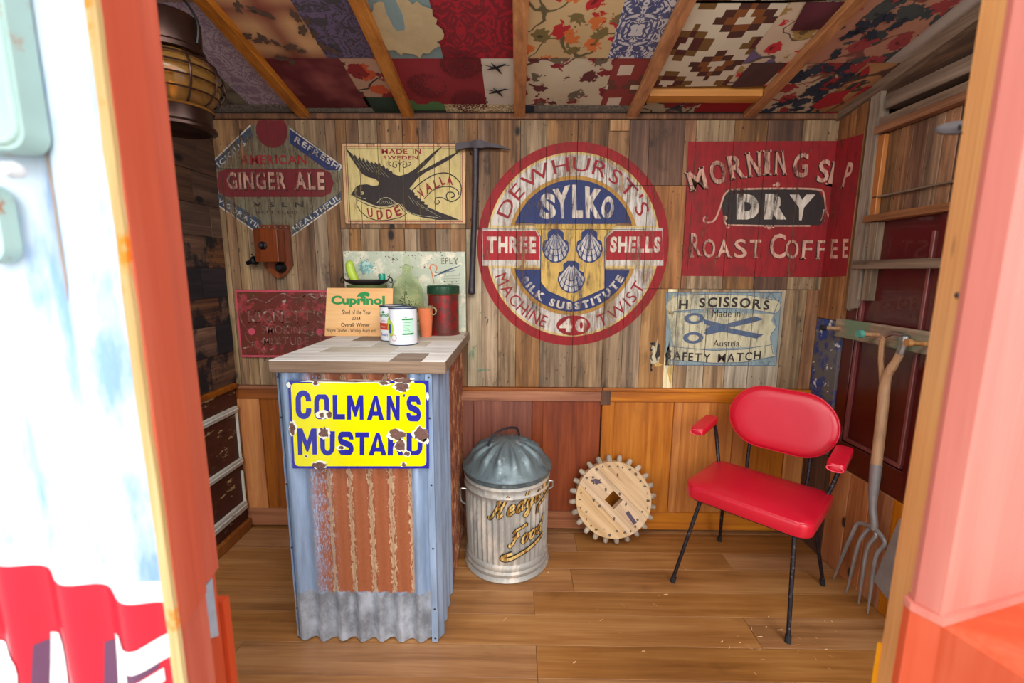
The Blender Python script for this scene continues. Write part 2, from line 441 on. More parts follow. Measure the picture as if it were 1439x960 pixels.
M['top_brown'] = wood('top_brown', (96,78,66), (128,110,96), (152,136,120), axis='X', vary=.05, knots=False)
M['top_tan'] = wood('top_tan', (142,130,112), (184,174,158), (214,206,192), axis='X', vary=.08, knots=False)
M['top_edge'] = wood('top_edge', (90,72,58), (128,106,88), (156,136,116), axis='X', vary=.04, knots=False)
M['plaque'] = wood('plaque_beech', (206,156,104), (222,176,124), (236,194,144), axis='X', rough=.45, vary=0, knots=False, stain=0, grain=.5, bs=.05)
M['phone_wood'] = wood('phone_mahogany', (70,30,16), (112,54,28), (146,78,44), rough=.3, vary=.02, knots=False, stain=.3, coat=.4, bs=.1)
M['disc_wood'] = wood('disc_wood', (170,132,92), (206,170,126), (226,196,154), axis='X', vary=.04, knots=False, stain=.35, bs=.3)
M['peg_wood'] = wood('peg_wood', (126,110,92), (168,152,132), (196,182,164), vary=.2, stain=.6)
M['ash_handle'] = wood('ash_handle', (120,80,50), (166,122,82), (196,154,112), vary=.02, knots=False, stain=.4, rough=.5)
M['backing'] = flat('dark_backing', (24,18,14), .9)
M['exterior_red'] = wood('painted_cedar_red', (182,62,28), (196,74,38), (210,94,56), rough=.5, vary=.03, knots=False, stain=0, grain=.5, bs=.2)
M['exterior_pink'] = wood('painted_cedar_pink', (188,78,54), (198,90,66), (210,108,84), rough=.55, vary=.03, knots=False, stain=0, grain=.5, bs=.2)
M['raw_edge'] = wood('raw_edge', (124,92,56), (170,142,98), (196,172,130), blot=((208,120,60), .52, .6), knots=False, stain=.4)
M['blue_speck'] = None

def speckle(name, base, cols, sc, lo=.5, hi=.56, rough=.6, metal=0, bs=.3, stretch=(1,1,1)):
    n = N(name); c = lin(base); first = True; c = n.mix(n.noise(n.pos(stretch), sc*.3, 4), tuple(int(x*.8) for x in base), base)
    for i, (cc, off, l, h) in enumerate(cols):
        f = n.noise(n.vm('ADD', n.pos(stretch), (off, off*2, off*3)), sc*(1+.3*i), 6, .72)
        c = n.mix(n.step(f, l, h), c, cc)
    return n.end(c, rough, metal, bump=n.noise(n.pos(stretch), sc*2, 5, .7), bs=bs)
M['blue_speck'] = speckle('blue_splashed_board', (112,104,100), [((44,62,124), 3, .50, .56), ((220,216,210), 9, .60, .64)], 12)
M['mint'] = speckle('chipped_mint_paint', (196,204,180), [((214,208,186), 2, .5, .6), ((96,66,48), 7, .63, .655), ((40,30,26), 12, .68, .70)], 14)
M['mint2'] = speckle('teal_smear', (110,168,166), [((176,204,196), 3, .5, .56), ((64,118,120), 8, .6, .66)], 30)
M['maroon_worn'] = speckle('flaking_maroon', (84,34,18), [((196,172,128), 5, .60, .63), ((60,24,14), 8, .5, .6)], 9, stretch=(1,1,3.4))
M['white_worn'] = speckle('worn_white_moulding', (216,212,200), [((150,120,84), 5, .6, .65)], 20)
M['maroon'] = flat('maroon_gloss', (72,8,10), .28, var=.25, sc=5, Coat_Weight=.4)
M['maroon_mould'] = flat('maroon_moulding', (116,58,54), .3, var=.15)
M['tin_red'] = speckle('embossed_tin_red', (122,56,46), [((168,66,70), 2, .52, .60), ((96,60,38), 5, .52, .60), ((190,172,160), 11, .62, .68)], 16, rough=.35, metal=.25)
M['tin_red_hi'] = speckle('tin_red_high', (150,96,84), [((186,170,160), 2, .55, .6), ((90,50,40), 5, .55, .62)], 26, rough=.3, metal=.35)
M['tin_pink'] = flat('tin_pink', (184,74,88), .35, var=.15)
M['canister'] = speckle('canister_red', (104,52,46), [((140,26,26), 2, .47, .54), ((180,150,136), 11, .68, .71)], 22, rough=.35, metal=.3)
M['lid_green'] = flat('lid_green', (28,66,44), .35, .2, Coat_Weight=.3)
M['enamel_yellow'] = flat('enamel_yellow', (232,226,4), .18, var=.04, sc=5)
M['enamel_blue'] = flat('enamel_blue', (38,40,150), .2, var=.15, sc=20)
M['enamel_white'] = flat('enamel_white', (236,234,214), .3)
M['rust_chip'] = speckle('rust_chip', (122,88,78), [((84,58,54), 3, .5, .6), ((170,120,90), 6, .6, .68)], 60, rough=.9)
M['leather'] = None
n = N('red_vinyl'); f = n.noise(n.pos(rand=False), 7, 3); vv = n.vor(n.pos(rand=False), 260)
M['leather'] = n.end(n.mix(f, (190,12,36), (208,22,48)), .34, bump=n.m('ADD', vv, n.m('MULTIPLY', f, 2)), bs=.12, bd=.001, Coat_Weight=.25, Coat_Roughness=.3)
M['piping'] = flat('pink_piping', (230,80,96), .35)
M['rod'] = speckle('chipped_black_rod', (34,28,34), [((92,82,80), 3, .56, .62), ((104,60,46), 8, .62, .66)], 70, rough=.35, metal=.4)
M['rubber'] = flat('black_rubber', (24,22,24), .8)
M['iron'] = flat('dark_iron', (58,52,56), .5, .6, var=.3, sc=30)
M['iron_black'] = flat('black_iron', (26,24,26), .4, .5, var=.3, sc=30)
M['steel'] = flat('worn_steel', (150,146,142), .35, .85, var=.25, sc=25)
M['steel_dull'] = flat('dull_spade_steel', (138,134,132), .4, .35, var=.2, sc=12)
M['bin_lid'] = speckle('galvanised_lid', (122,138,142), [((84,98,104), 3, .5, .62), ((164,176,176), 6, .58, .68), ((140,110,90), 14, .68, .74)], 14, rough=.5, metal=.45)
M['bin_body'] = speckle('galvanised_bin', (184,180,172), [((206,194,178), 3, .5, .62), ((132,130,130), 6, .6, .72)], 10, rough=.55, metal=.3, stretch=(1,1,.35))
M['gold'] = None
n = N('gold_leaf'); f = n.noise(n.vm('MULTIPLY', n.co(), (90,90,10)), 1, 2)
M['gold'] = n.end(n.ramp(f, [(.4,(150,104,40)), (.55,(236,206,130))]), .35, .4)
M['black_paint'] = flat('black_paint', (28,22,20), .5)
M['tin_white'] = flat('tin_white', (226,230,236), .3, .05, var=.02)
M['tin_rim'] = flat('tin_rim_navy', (66,80,112), .3, .6)
M['green_ink'] = flat('green_ink', (10,128,56), .5)
M['green_pale'] = flat('pale_green_ink', (184,222,200), .5)
M['lime'] = flat('lime_ink', (176,206,70), .5)
M['red_ink'] = flat('red_ink', (192,56,34), .5)
M['blue_ink'] = flat('blue_ink', (38,72,160), .5)
M['dark_ink'] = flat('dark_ink', (44,36,36), .6)
M['terracotta'] = flat('terracotta', (208,112,70), .85, var=.1)
M['soil'] = flat('dry_moss', (140,130,90), .95, var=.3)
M['chartreuse'] = flat('chartreuse_gourd', (170,196,60), .35, var=.12)
M['teal_glass'] = flat('teal_glass', (0,140,112), .15, var=.1, Coat_Weight=.5)
M['olive'] = flat('mossy_green', (70,84,40), .7, var=.35, sc=30)
M['nut'] = flat('dark_nut', (66,48,42), .7, var=.3, sc=30)
M['verdigris'] = flat('verdigris_peg', (74,140,124), .7, var=.2, sc=40)
M['peg_board'] = wood('peg_board', (110,84,62), (152,124,98), (176,152,126), axis='Y', blot=((104,124,92), .5, .62), vary=.03)
M['cloth_edge'] = flat('pale_lining', (150,132,118), .9)
M['cuff'] = flat('pale_metal_paint', (176,206,196), .4, .1, var=.1)
M['fit_green'] = speckle('rusty_pale_green', (176,206,198), [((170,100,56), 4, .60, .66)], 22, rough=.4)
M['knob_white'] = flat('white_knob', (214,214,216), .3)
M['bracket'] = flat('galvanised_bracket', (166,180,196), .4, .15, var=.15, sc=30)
M['cream_print'] = flat('cream_print', (176,156,118), .95)
M['pave'] = speckle('paving', (188,184,174), [((168,164,154), 2, .5, .6)], 6, rough=.9)
n = N('bottle_glass'); M['glass'] = n.end((246,250,236), .03, Transmission_Weight=1.0, IOR=1.12)
n = N('amber_glass'); M['amber'] = n.end((176,128,66), .1, Transmission_Weight=.7, IOR=1.3)
M['lantern'] = flat('blackened_brass', (52,34,28), .35, .7, var=.35, sc=20)
M['brass'] = flat('old_brass', (146,104,48), .3, .8, var=.2, sc=20)

# corrugated, light blue, rusted in the middle of the front sheet
def zinc(name, rust=None, line=None, blue=(150,174,204), grey=(160,168,178), pitch=.0715):
    n = N(name); co = n.co(); sp = n.nd('SeparateXYZ', (co,), out=None); X, Z = sp.outputs[0], sp.outputs[2]
    st = n.noise(n.vm('MULTIPLY', co, (30,30,4)), 1, 4, .6)
    c = n.mix(n.step(st, .35, .7), tuple(int(x*.88) for x in blue), tuple(min(255,int(x*1.1)) for x in blue))
    low = n.mix(n.step(n.noise(n.vm('MULTIPLY', co, (14,14,9)), 1, 5, .65), .4, .65), tuple(int(x*.82) for x in grey), tuple(min(255,int(x*1.18)) for x in grey))
    wob = n.noise(co, 40, 4, .7)
    if line:
        c = n.mix(n.step(n.m('ADD', Z, n.m('MULTIPLY', n.m('SUBTRACT', wob, .5), .02)), line-.004, line+.004), low, c)
    metal = .35
    if rust:
        x0, x1, z0 = rust
        fl = n.noise(n.vm('MULTIPLY', co, (120,120,50)), 1, 4, .75)
        e = n.m('MULTIPLY', n.m('SUBTRACT', fl, .5), .09)
        def edge(s, a, w): return n.step(s, a-w, a+w)
        mx = n.m('MULTIPLY', n.step(n.m('ADD', n.m('MULTIPLY', n.m('SUBTRACT', X, x0), .8), n.m('MULTIPLY', e, 1.1)), .0, .05), n.m('SUBTRACT', 1.0, n.step(n.m('ADD', X, n.m('MULTIPLY', e, .2)), x1-.003, x1+.003)))
        bow = n.m('MULTIPLY', n.m('ABSOLUTE', n.m('SINE', n.m('MULTIPLY', X, pi/pitch))), -.022)
        mz = n.step(n.m('ADD', n.m('ADD', Z, bow), n.m('MULTIPLY', e, .3)), z0-.002, z0+.002)
        msk = n.m('MULTIPLY', mx, mz)
        ridge = n.m('SINE', n.m('MULTIPLY', X, 2*pi/pitch))
        rc = n.mix(n.noise(co, 160, 3, .7), (126,66,38), (166,98,62))
        yl = n.mix(n.noise(co, 200, 2, .7), (188,144,100), (214,196,168))
        fy = n.m('GREATER_THAN', n.m('ADD', ridge, n.m('MULTIPLY', n.m('SUBTRACT', fl, .5), 5.0)), .60)
        rc = n.mix(fy, rc, yl)
        flk = n.m('MULTIPLY', n.m('GREATER_THAN', n.noise(n.vm('MULTIPLY', co, (200,200,60)), 1, 3, .7), .56), n.m('SUBTRACT', 1.0, n.step(X, x0+.04, x0+.12)))
        msk = n.m('MULTIPLY', msk, n.m('SUBTRACT', 1.0, flk))
        c = n.mix(msk, c, rc)
        metal = n.m('MULTIPLY', n.m('SUBTRACT', 1.0, msk), .35)
    return n.end(c, .45, metal, bump=st, bs=.1)
M['zinc_front'] = zinc('zinc_front', (.075, .449, .185), .198)
M['zinc_side'] = zinc('zinc_side', None, .0)
n = N('rusty_sheet'); f = n.noise(n.vm('MULTIPLY', n.co(), (60,60,14)), 1, 5, .75)
M['rust_sheet'] = n.end(n.ramp(f, [(.35,(84,44,30)), (.5,(132,70,44)), (.6,(176,124,84)), (.7,(190,170,150))]), .8, bump=f, bs=.3)
n = N('zinc_weathered_door'); co = n.co(); f = n.noise(n.vm('MULTIPLY', co, (20,20,5)), 1, 5, .65)
M['zinc_door'] = n.end(n.mix(n.step(f, .5, .66), (196,210,222), (134,168,212)), .45, .1, bump=f, bs=.1)
M['door_red'] = flat('sign_red_enamel', (188,22,46), .35, var=.06)
M['door_white'] = flat('sign_white_enamel', (238,236,236), .35, var=.02)
M['door_purple'] = flat('sign_purple_shadow', (96,56,84), .4, var=.08)
M['zinc_streak'] = flat('rust_streak', (176,150,134), .6, .1, var=.2)

# sign paints
M['p_red'] = worn('paint_red', (164,20,32), .30, (128,20,26))
M['p_redsolid'] = worn('paint_red_solid', (146,14,22), .17, (116,14,20), gr=.55, grime=(70,28,22))
M['p_darkred'] = worn('paint_dark_red', (118,26,34), .12, (96,24,28), gr=.35)
M['p_white'] = worn('paint_white', (206,198,188), .46, (184,176,168))
M['p_cream'] = worn('paint_cream', (204,182,122), .40, (190,160,96))
M['p_yellow'] = worn('paint_yellow', (204,168,88), .40, (186,150,80))
M['p_gold'] = worn('paint_gold', (178,132,56), .3)
M['p_blue'] = worn('paint_blue', (30,44,92), .20, (38,52,96))
M['p_blue2'] = worn('paint_blue_faded', (44,66,98), .52, (70,86,104))
M['p_letter'] = worn('paint_letter', (216,204,188), .44, (196,180,164))
M['p_letterpink'] = worn('paint_letter_pinkish', (206,164,142), .40, (188,130,112))
M['p_lred'] = worn('paint_letter_red', (150,24,34), .20)
M['p_black'] = worn('paint_black', (36,28,28), .16, (48,38,34), gr=.1)
M['p_shadow'] = worn('paint_shadow', (60,18,18), .3)
M['p_swcream'] = worn('paint_match_cream', (206,186,128), .10, (178,160,96), gr=.35, grime=(130,90,60))
M['p_swedge'] = worn('paint_match_edge', (212,176,130), .2, (196,150,110))
M['p_paleblue'] = worn('paint_pale_blue', (132,150,152), .28, (112,130,134))
M['p_palecream'] = worn('paint_pale_cream', (196,188,154), .34, (180,170,140))
M['p_steelblue'] = worn('paint_steel_blue', (64,84,116), .26, (84,96,116))
M['p_grey'] = worn('paint_grey_wash', (126,116,92), .42)
M['p_greenish'] = worn('paint_mint_stain', (120,168,134), .62)

# ------------------------------------------------------------------ floor and ground
ground = obj('ground', B(-6,6,-8,3,-.16,-.10), M['pave']); struct(ground)
floor = struct(obj('floor', B(XL-.05,XR+.05,-1.62,.05,-.04,-.012), M['backing']))
ys = [.02,-.03,-.188,-.314,-.461,-.592,-.738,-.872,-1.01,-1.15,-1.29,-1.43,-1.6]
joints = [[-.5],[.3],[.076-.6,1.0],[.25,-.9],[.076],[.9],[.076,-1.0],[.076],[.5],[-.3],[.2],[.7]]
for i, (a, b) in enumerate(zip(ys, ys[1:])):
    xs = [XL] + sorted(joints[i]) + [XR]
    for x0, x1 in zip(xs, xs[1:]):
        z = random.uniform(-.0012, 0)
        obj('floorboard', Bb(x0+.0006,x1-.0006,b+.0007,a-.0007,-.02,z,.0008,1), M['floor'], floor)

# ------------------------------------------------------------------ back wall
wall_back = struct(obj('wall_back', B(XL-.05,XR+.05,.012,.05,-.02,2.12), M['backing']))
PL = []   # x0,x1,z0,z1,y
ZT, ZB = 2.035, .775
def zz(v, u=700): return P(u, v, 1, 0).z
def plank(x0, x1, z0, z1, mat):
    y = -random.uniform(.0, .003)
    PL.append((x0+.0012, x1-.0012, z0+.001, z1-.001, y))
    bm = B(x0+.0012, x1-.0012, y, .014, z0+.001, z1-.001)
    obj('plank', bm, M[mat], wall_back)
def strips(us, v, z0, z1, mats):
    xs = [u if abs(u) < 5 else WX(u, v) for u in us]
    for i, (a, b) in enumerate(zip(xs, xs[1:])): plank(a, b, z0, z1, mats[i % len(mats)])
zA = zz(238); zB = zz(322); zC = zz(260); zD = zz(406, 930)
X1, X2, X2b, X3, X4, X5, X6 = WX(480.5,350), WX(655,350), WX(689,260), WX(882,260), WX(971,300), WX(902,430), WX(949,470)
strips([XL,338,381,417,458,X1], 205, zA, ZT, ['board_brown','board_warm','board_brown','board_grey','board_brown'])
strips([XL,322,335,350,368,385,400,417,443,462,X1], 350, ZB, zA, ['board_grey','board_brown','board_grey','board_grey','board_brown','board_grey','board_grey','board_brown'])
strips([X1,490,507,533,568,590,611,632,654,672,X2b], 260, zB, ZT, ['board_brown','board_brown','board_grey','board_brown','board_warm','board_brown','board_warm','board_grey','board_brown','board_brown'])
strips([X1,492,508,534,569,591,612,633,X2], 350, ZB, zB, ['board_grey','board_brown','board_grey','board_brown','board_grey','board_brown','board_grey','board_brown'])
strips([X2,677,700,725,759,806,849,877,X5], 430, ZB, zB, ['board_pale','board_grey','board_grey','board_brown','board_grey','board_grey','board_grey','board_grey'])
strips([X2b,731,767,810,852,X3], 260, zB, ZT, ['board_brown','board_grey','board_brown','board_brown','board_brown'])
strips([X3,911,960,X4], 220, zC, ZT, ['board_dark','board_dark','board_warm'])
plank(X3, X5, zB, zC, 'board_brown')
strips([X5,916,961,X4], 330, zD, zC, ['board_brown','board_warm','board_warm'])
strips([X4,1023,1068,1116,1165,XR], 300, zD, ZT, ['board_grey','board_brown','board_dark','board_grey','board_brown'])
strips([X5,935,X6], 470, ZB, zD, ['board_orange','board_white'])
strips([X6,968,992,1022,1055,1098,1128,1145,XR], 470, ZB, zD, ['board_grey','board_pale','board_grey','board_pale','board_pale','board_grey','board_warm','board_brown'])

def conform(shape, layer):
    V0, F0 = shape; sx0 = min(v[0] for v in V0); sx1 = max(v[0] for v in V0); sz0 = min(v[1] for v in V0); sz1 = max(v[1] for v in V0)
    src = bmesh.new(); vs = [src.verts.new((v[0], 0, v[1])) for v in V0]
    for f in F0:
        if len(set(f)) > 2:
            try: src.faces.new([vs[i] for i in f])
            except ValueError: pass
    V, F = [], []
    for x0, x1, z0, z1, y in PL:
        if x1 < sx0 or x0 > sx1 or z1 < sz0 or z0 > sz1: continue
        bm = src.copy()
        for co, no, need in (((x0,0,0),(1,0,0), sx0 < x0), ((x1,0,0),(-1,0,0), sx1 > x1), ((0,0,z0),(0,0,1), sz0 < z0), ((0,0,z1),(0,0,-1), sz1 > z1)):
            if need: bmesh.ops.bisect_plane(bm, geom=bm.verts[:]+bm.edges[:]+bm.faces[:], plane_co=co, plane_no=no, clear_inner=True)
        bm.verts.index_update(); n0 = len(V)
        V += [(v.co.x, y-.0004*layer, v.co.z) for v in bm.verts]; F += [tuple(v.index+n0 for v in f.verts) for f in bm.faces]
        bm.free()
    src.free(); return V, F
def paint(parent, name, shape, mat, layer):
    ps = getattr(shape, 'parts', None)
    if ps and len(ps) > 1 and name in LETTERED:
        for p in ps: paint(parent, LETTERED[name], p, mat, layer)
        return
    g = conform(shape, layer)
    if g[1]:
        o = obj(name, g, M[mat], parent)
        if ps and len(ps) > 1: o['kind'] = 'stuff'
        return o
def sign(name, label, x, z): return thing(name, label, 'painted sign', (x, 0, z))

# --- ginger ale diamond (centre wall 302..482 px, upper left)
s = sign('painted_diamond_sign', 'faded diamond-shaped painted drink advert in blue and red above the wooden wall telephone', -1.13, 1.7)
q = lambda pts: cw(295,165,5.646,pts)
xc = -1.128
paint(s, 'diamond_ground', poly(q([(40,410),(45,350),(330,55),(620,55),(1045,375),(1045,660),(650,940),(370,905),(55,690)])), 'p_grey', 1)
def band(a, b, wd0, wd1): return poly([a, b, (b[0]+wd1[0], b[1]+wd1[1]), (a[0]+wd0[0], a[1]+wd0[1])])
paint(s, 'blue_band', poly(q([(38,345),(320,70),(345,150),(50,420)])), 'p_blue2', 2)
paint(s, 'blue_band', poly(q([(635,85),(1045,385),(1045,420),(930,420),(635,205)])), 'p_blue', 2)
paint(s, 'blue_band', poly(q([(58,600),(410,820),(410,905),(370,905),(58,690)])), 'p_blue2', 2)
paint(s, 'blue_band', poly(q([(1045,585),(1045,660),(655,940),(665,860)])), 'p_blue2', 2)
paint(s, 'white_line', join([stroke(q([(38,342),(325,62)]), .006), stroke(q([(635,88),(1045,385)]), .005), stroke(q([(58,692),(365,908)]), .006), stroke(q([(1045,662),(655,940)]), .006)]), 'p_letter', 3)
capx = q([(65,480),(60,500)])
pill = q([(60,520),(70,440),(120,412),(900,412),(960,440),(985,520),(960,600),(900,632),(140,632),(80,600)])
paint(s, 'red_band', poly(pill), 'p_darkred', 3)
o = q([(130,435),(915,575)])
ga = lambda t: linecaps(t, o[0][0], o[1][0], o[1][1], o[0][1], .03, .30, .2, .4)
paint(s, 'lettering', tf(ga('GINGER ALE'), lambda a,b: (a+.004,b-.003)), 'p_shadow', 4)
paint(s, 'lettering', ga('GINGER ALE'), 'p_letterpink', 5)
e = q([(490,60),(490,300)]); paint(s, 'red_roundel', poly([p for p in ellp(e[0][0], zz(184,380), .074, .075, 48) if p[1] < 2.034] ), 'p_darkred', 3)
o = q([(205,300),(770,372)]); paint(s, 'red_lettering', linecaps('AMERICAN', o[0][0]+.02, o[1][0], o[1][1], o[0][1], .015, .25), 'p_red', 4)
def linetext(t, a, b, h, bold=.02, gap=.2, up=0):
    """letters on the line a->b, height h"""
    L = math.hypot(b[0]-a[0], b[1]-a[1]); c_, s_ = (b[0]-a[0])/L, (b[1]-a[1])/L
    return tf(linecaps(t, 0, L, 0, h, bold, 0, gap), lambda x, y: (a[0]+x*c_-y*s_, a[1]+x*s_+y*c_))
a, b = q([(80,400),(290,215)]); paint(s, 'small_lettering', linetext('ICIOUS', a, b, .024), 'p_white', 4)
a, b = q([(668,190),(1030,430)]); paint(s, 'small_lettering', linetext('REFRESHI', a, b, .026), 'p_white', 4)
a, b = q([(62,668),(400,895)]); paint(s, 'small_lettering', linetext('VIGORATIN', a, b, .022), 'p_white', 4)
a, b = q([(680,905),(1040,650)]); paint(s, 'small_lettering', linetext('HEALTHFUL', a, b, .024), 'p_white', 4)
a, b = q([(350,712),(745,712)]); paint(s, 'dark_lettering', linecaps('V S L N', a[0], b[0], a[1], a[1]+.022, .02, .2), 'p_black', 4)
a, b = q([(370,765),(700,765)]); paint(s, 'dark_lettering', linecaps('BOTTLED', a[0], b[0], a[1], a[1]+.013, 0), 'p_black', 4)

# --- swallow match label
s = sign('painted_swallow_sign', 'cream rectangular painted match label with a flying black swallow, beside the pickaxe', -.53, 1.75)
q = lambda pts: cw(475,190,7.11,pts)
paint(s, 'cream_ground', poly(q([(38,85),(1275,85),(1275,885),(75,885)])), 'p_swedge', 1)
paint(s, 'cream_ground', poly(q([(72,122),(1235,122),(1240,855),(110,855)])), 'p_swcream', 2)
def frame(pts, wd): return stroke(q(pts), wd, True)
paint(s, 'dark_border', frame([(36,83),(1280,83),(1280,888),(75,888)], .003), 'p_black', 3)
paint(s, 'red_border', frame([(66,116),(1240,116),(1245,866),(106,866)], .004), 'p_lred', 3)
paint(s, 'red_border', frame([(80,132),(1226,132),(1230,848),(120,848)], .0015), 'p_black', 3)
body = [(130,600),(155,560),(175,525),(215,498),(290,490),(350,508),(400,503),(415,480),(380,440),(300,420),(240,385),(180,300),(120,210),(78,128),(100,150),(128,175),(165,215),(170,195),(205,240),(215,215),(245,258),(250,225),(285,275),(290,243),(325,285),(330,258),(365,295),(370,268),(405,300),(415,275),(440,315),(460,298),(475,335),(500,330),(510,360),(540,358),(550,385),(582,400),(620,410),(700,385),(770,340),(860,258),(960,168),(1052,108),(965,200),(885,290),(790,380),(880,335),(1000,268),(1100,213),(1228,153),(1120,243),(1000,312),(880,372),(800,430),(760,480),(715,535),(745,560),(770,580),(765,600),(800,605),(795,630),(835,640),(830,660),(870,668),(862,690),(905,700),(895,722),(960,745),(1010,770),(1100,800),(1210,845),(1000,848),(850,825),(740,792),(680,758),(630,700),(600,680),(560,702),(480,718),(400,712),(330,690),(260,655),(180,628),(155,605)]
ban = q([(180,640),(300,700),(420,735),(520,725),(610,695),(650,750),(690,785),(620,825),(500,850),(400,855),(300,825),(225,760),(190,700)])
paint(s, 'banner', poly(ban), 'p_swcream', 4)
paint(s, 'banner_outline', stroke(ban, .004, True), 'p_black', 5)
paint(s, 'swallow_figure', poly(q(body)), 'p_black', 6)
ep = q([(245,580)])[0]
paint(s, 'swallow_eye', join([annulus(ep[0],ep[1],.007,.007,.55,16), ell(ep[0],ep[1],.002,.002,8)]), 'p_swcream', 7)
paint(s, 'swallow_highlight', join([stroke(smoothline(q([(165,570),(190,610),(280,640)]),4), .002), stroke(smoothline(q([(390,680),(430,640),(490,625),(550,655),(580,680)]),4), .0025), stroke(smoothline(q([(640,690),(690,755),(800,800),(1000,825)]),4), .0018), stroke(smoothline(q([(180,640),(300,690),(420,715),(520,705),(600,680)]),4), .002)]+[stroke(q([(410+k*20,660-abs(k-3)*2),(425+k*20,690)]), .0012) for k in range(8)]+[stroke(q([(700+k*45,600+k*32),(760+k*45,690+k*22)]), .001) for k in range(7)]+[stroke(q([(140+k*42,200+k*20),(230+k*40,330+k*14)]), .001) for k in range(8)]), 'p_palecream', 7)
vb = smoothline(q([(740,555),(840,470),(960,400),(1080,380),(1180,430),(1230,510),(1215,620),(1130,665),(1085,620),(1100,575),(1150,575),(1165,610),(1130,625)]), 5)
vb2 = smoothline(q([(862,640),(940,560),(1040,518),(1140,520),(1200,560),(1208,600)]), 5)
vb3 = smoothline(q([(1110,660),(1070,640),(1040,625),(980,630),(970,680),(1000,690),(1015,665),(1000,650)]), 5)
paint(s, 'scroll_line', join([stroke(vb,.005), stroke(vb2,.004), stroke(vb3,.004)]), 'p_black', 5)
def ltr(ch, pts, bold=.03, serif=0):
    """glyph mapped on the quad bl,br,tr,tl"""
    g, wd = glyph(ch, bold, serif); bl, br, tr, tl = pts
    return tf(g, lambda x, y: tuple((bl[i]*(1-x/wd)+br[i]*(x/wd))*(1-y)+(tl[i]*(1-x/wd)+tr[i]*(x/wd))*y for i in (0,1)))
L = [('V',[(845,632),(880,612),(830,530),(785,560)]),('A',[(890,590),(945,545),(910,470),(865,490)]),('L',[(975,545),(1025,510),(990,440),(950,455)]),('L',[(1040,505),(1080,490),(1050,410),(1008,425)]),('A',[(1090,495),(1150,500),(1140,420),(1090,405)]),
     ('U',[(305,820),(352,825),(345,725),(290,730)]),('D',[(395,848),(455,840),(445,745),(385,752)]),('D',[(490,842),(550,830),(535,735),(478,745)]),('E',[(590,815),(645,795),(605,700),(555,728)])]
paint(s, 'red_lettering', join([ltr(c_, q(p)) for c_, p in L]), 'p_lred', 6)
a, b = q([(440,188),(830,140)]); paint(s, 'red_lettering', linecaps('MADE IN', a[0], b[0], a[1], b[1], .018), 'p_lred', 6)
a, b = q([(455,245),(800,207)]); paint(s, 'red_lettering', linecaps('SWEDEN', a[0], b[0], a[1], b[1], .018), 'p_lred', 6)
fl = []
for sg in (1,-1):
    f_ = lambda pts: q([(620+sg*x, y) for x, y in pts])
    fl += [stroke(smoothline(f_([(0,300),(20,270),(60,270),(70,310),(40,325),(30,300),(45,292)]),4), .003), stroke(smoothline(f_([(60,320),(100,300),(110,275),(90,275)]),4), .003)]
fl.append(stroke(q([(618,250),(618,370)]), .003)); paint(s, 'flourish', join(fl), 'p_black', 6)

# --- round thread advert
s = sign('painted_round_sign', 'large round painted thread advert in red, white and blue with three shells, mid wall', .26, 1.465)
cx, cz, RX, RZ = .262, 1.465, .457, .476
q = lambda pts: cw(640,170,2.825,pts)
def ew(r): return ellp(cx, cz, RX*r, RZ*r, 90)
rb = .662
paint(s, 'red_ring', annulus(cx,cz,RX,RZ,.905), 'p_redsolid', 1)
paint(s, 'yellow_ring', annulus(cx,cz,RX*.905,RZ*.905,.975), 'p_cream', 2)
paint(s, 'white_ring', annulus(cx,cz,RX*.883,RZ*.883,.775), 'p_white', 2)
paint(s, 'gold_ring', annulus(cx,cz,RX*.686,RZ*.686,.94), 'p_gold', 3)
zt, zb = q([(0,405)])[0][1], q([(0,590)])[0][1]
def seg(r, lo, hi):
    p = [v for v in ellp(cx, cz, RX*r, RZ*r, 160) if lo <= v[1] <= hi]
    return p
top = sorted(seg(.648, zt, 9), key=lambda v: v[0]); paint(s, 'blue_segment', poly([(top[0][0], zt)]+top+[(top[-1][0], zt)]), 'p_blue', 4)
bot = sorted(seg(.648, -9, zb), key=lambda v: v[0]); paint(s, 'blue_segment', poly([(bot[0][0], zb)]+bot+[(bot[-1][0], zb)]), 'p_blue', 4)
mid = [v for v in ellp(cx,cz,RX*.9,RZ*.9,160) if zb <= v[1] <= zt]
lft = sorted([v for v in mid if v[0] < cx], key=lambda v: v[1]); rgt = sorted([v for v in mid if v[0] > cx], key=lambda v: -v[1])
paint(s, 'cream_band', poly(lft+rgt), 'p_cream', 5)
paint(s, 'white_box', poly(q([(104,425),(315,425),(338,462),(338,575),(108,575)])), 'p_white', 6)
paint(s, 'white_box', poly(q([(822,425),(632,425),(592,462),(592,575),(825,575)])), 'p_white', 6)
paint(s, 'red_box', poly(q([(108,437),(318,437),(334,465),(334,552),(110,552)])), 'p_red', 7)
paint(s, 'red_box', poly(q([(820,437),(628,437),(598,465),(598,552),(824,552)])), 'p_red', 7)
sh = q([(310,408),(640,408),(592,462),(592,665),(470,720),(365,675),(338,640),(338,462)])
paint(s, 'shield', poly(sh), 'p_yellow', 8); paint(s, 'shield_outline', stroke(sh, .004, True), 'p_blue', 9)
a, b = q([(125,525),(320,460)]); paint(s, 'white_lettering', linecaps('THREE', a[0], b[0], a[1], b[1], .05, 0, .12), 'p_letter', 9)
a, b = q([(612,522),(815,460)]); paint(s, 'white_lettering', linecaps('SHELLS', a[0], b[0], a[1], b[1], .05, 0, .12), 'p_letter', 9)
q3 = lambda pts: cw(720,230,5.05,pts)
SY = [('S',(192,395),(312,392),(305,215),(200,205)),('Y',(325,390),(385,390),(410,150),(285,185)),('L',(425,388),(500,388),(500,150),(425,150)),('K',(520,388),(628,392),(640,190),(515,160)),('O',(622,392),(722,388),(718,225),(640,240))]
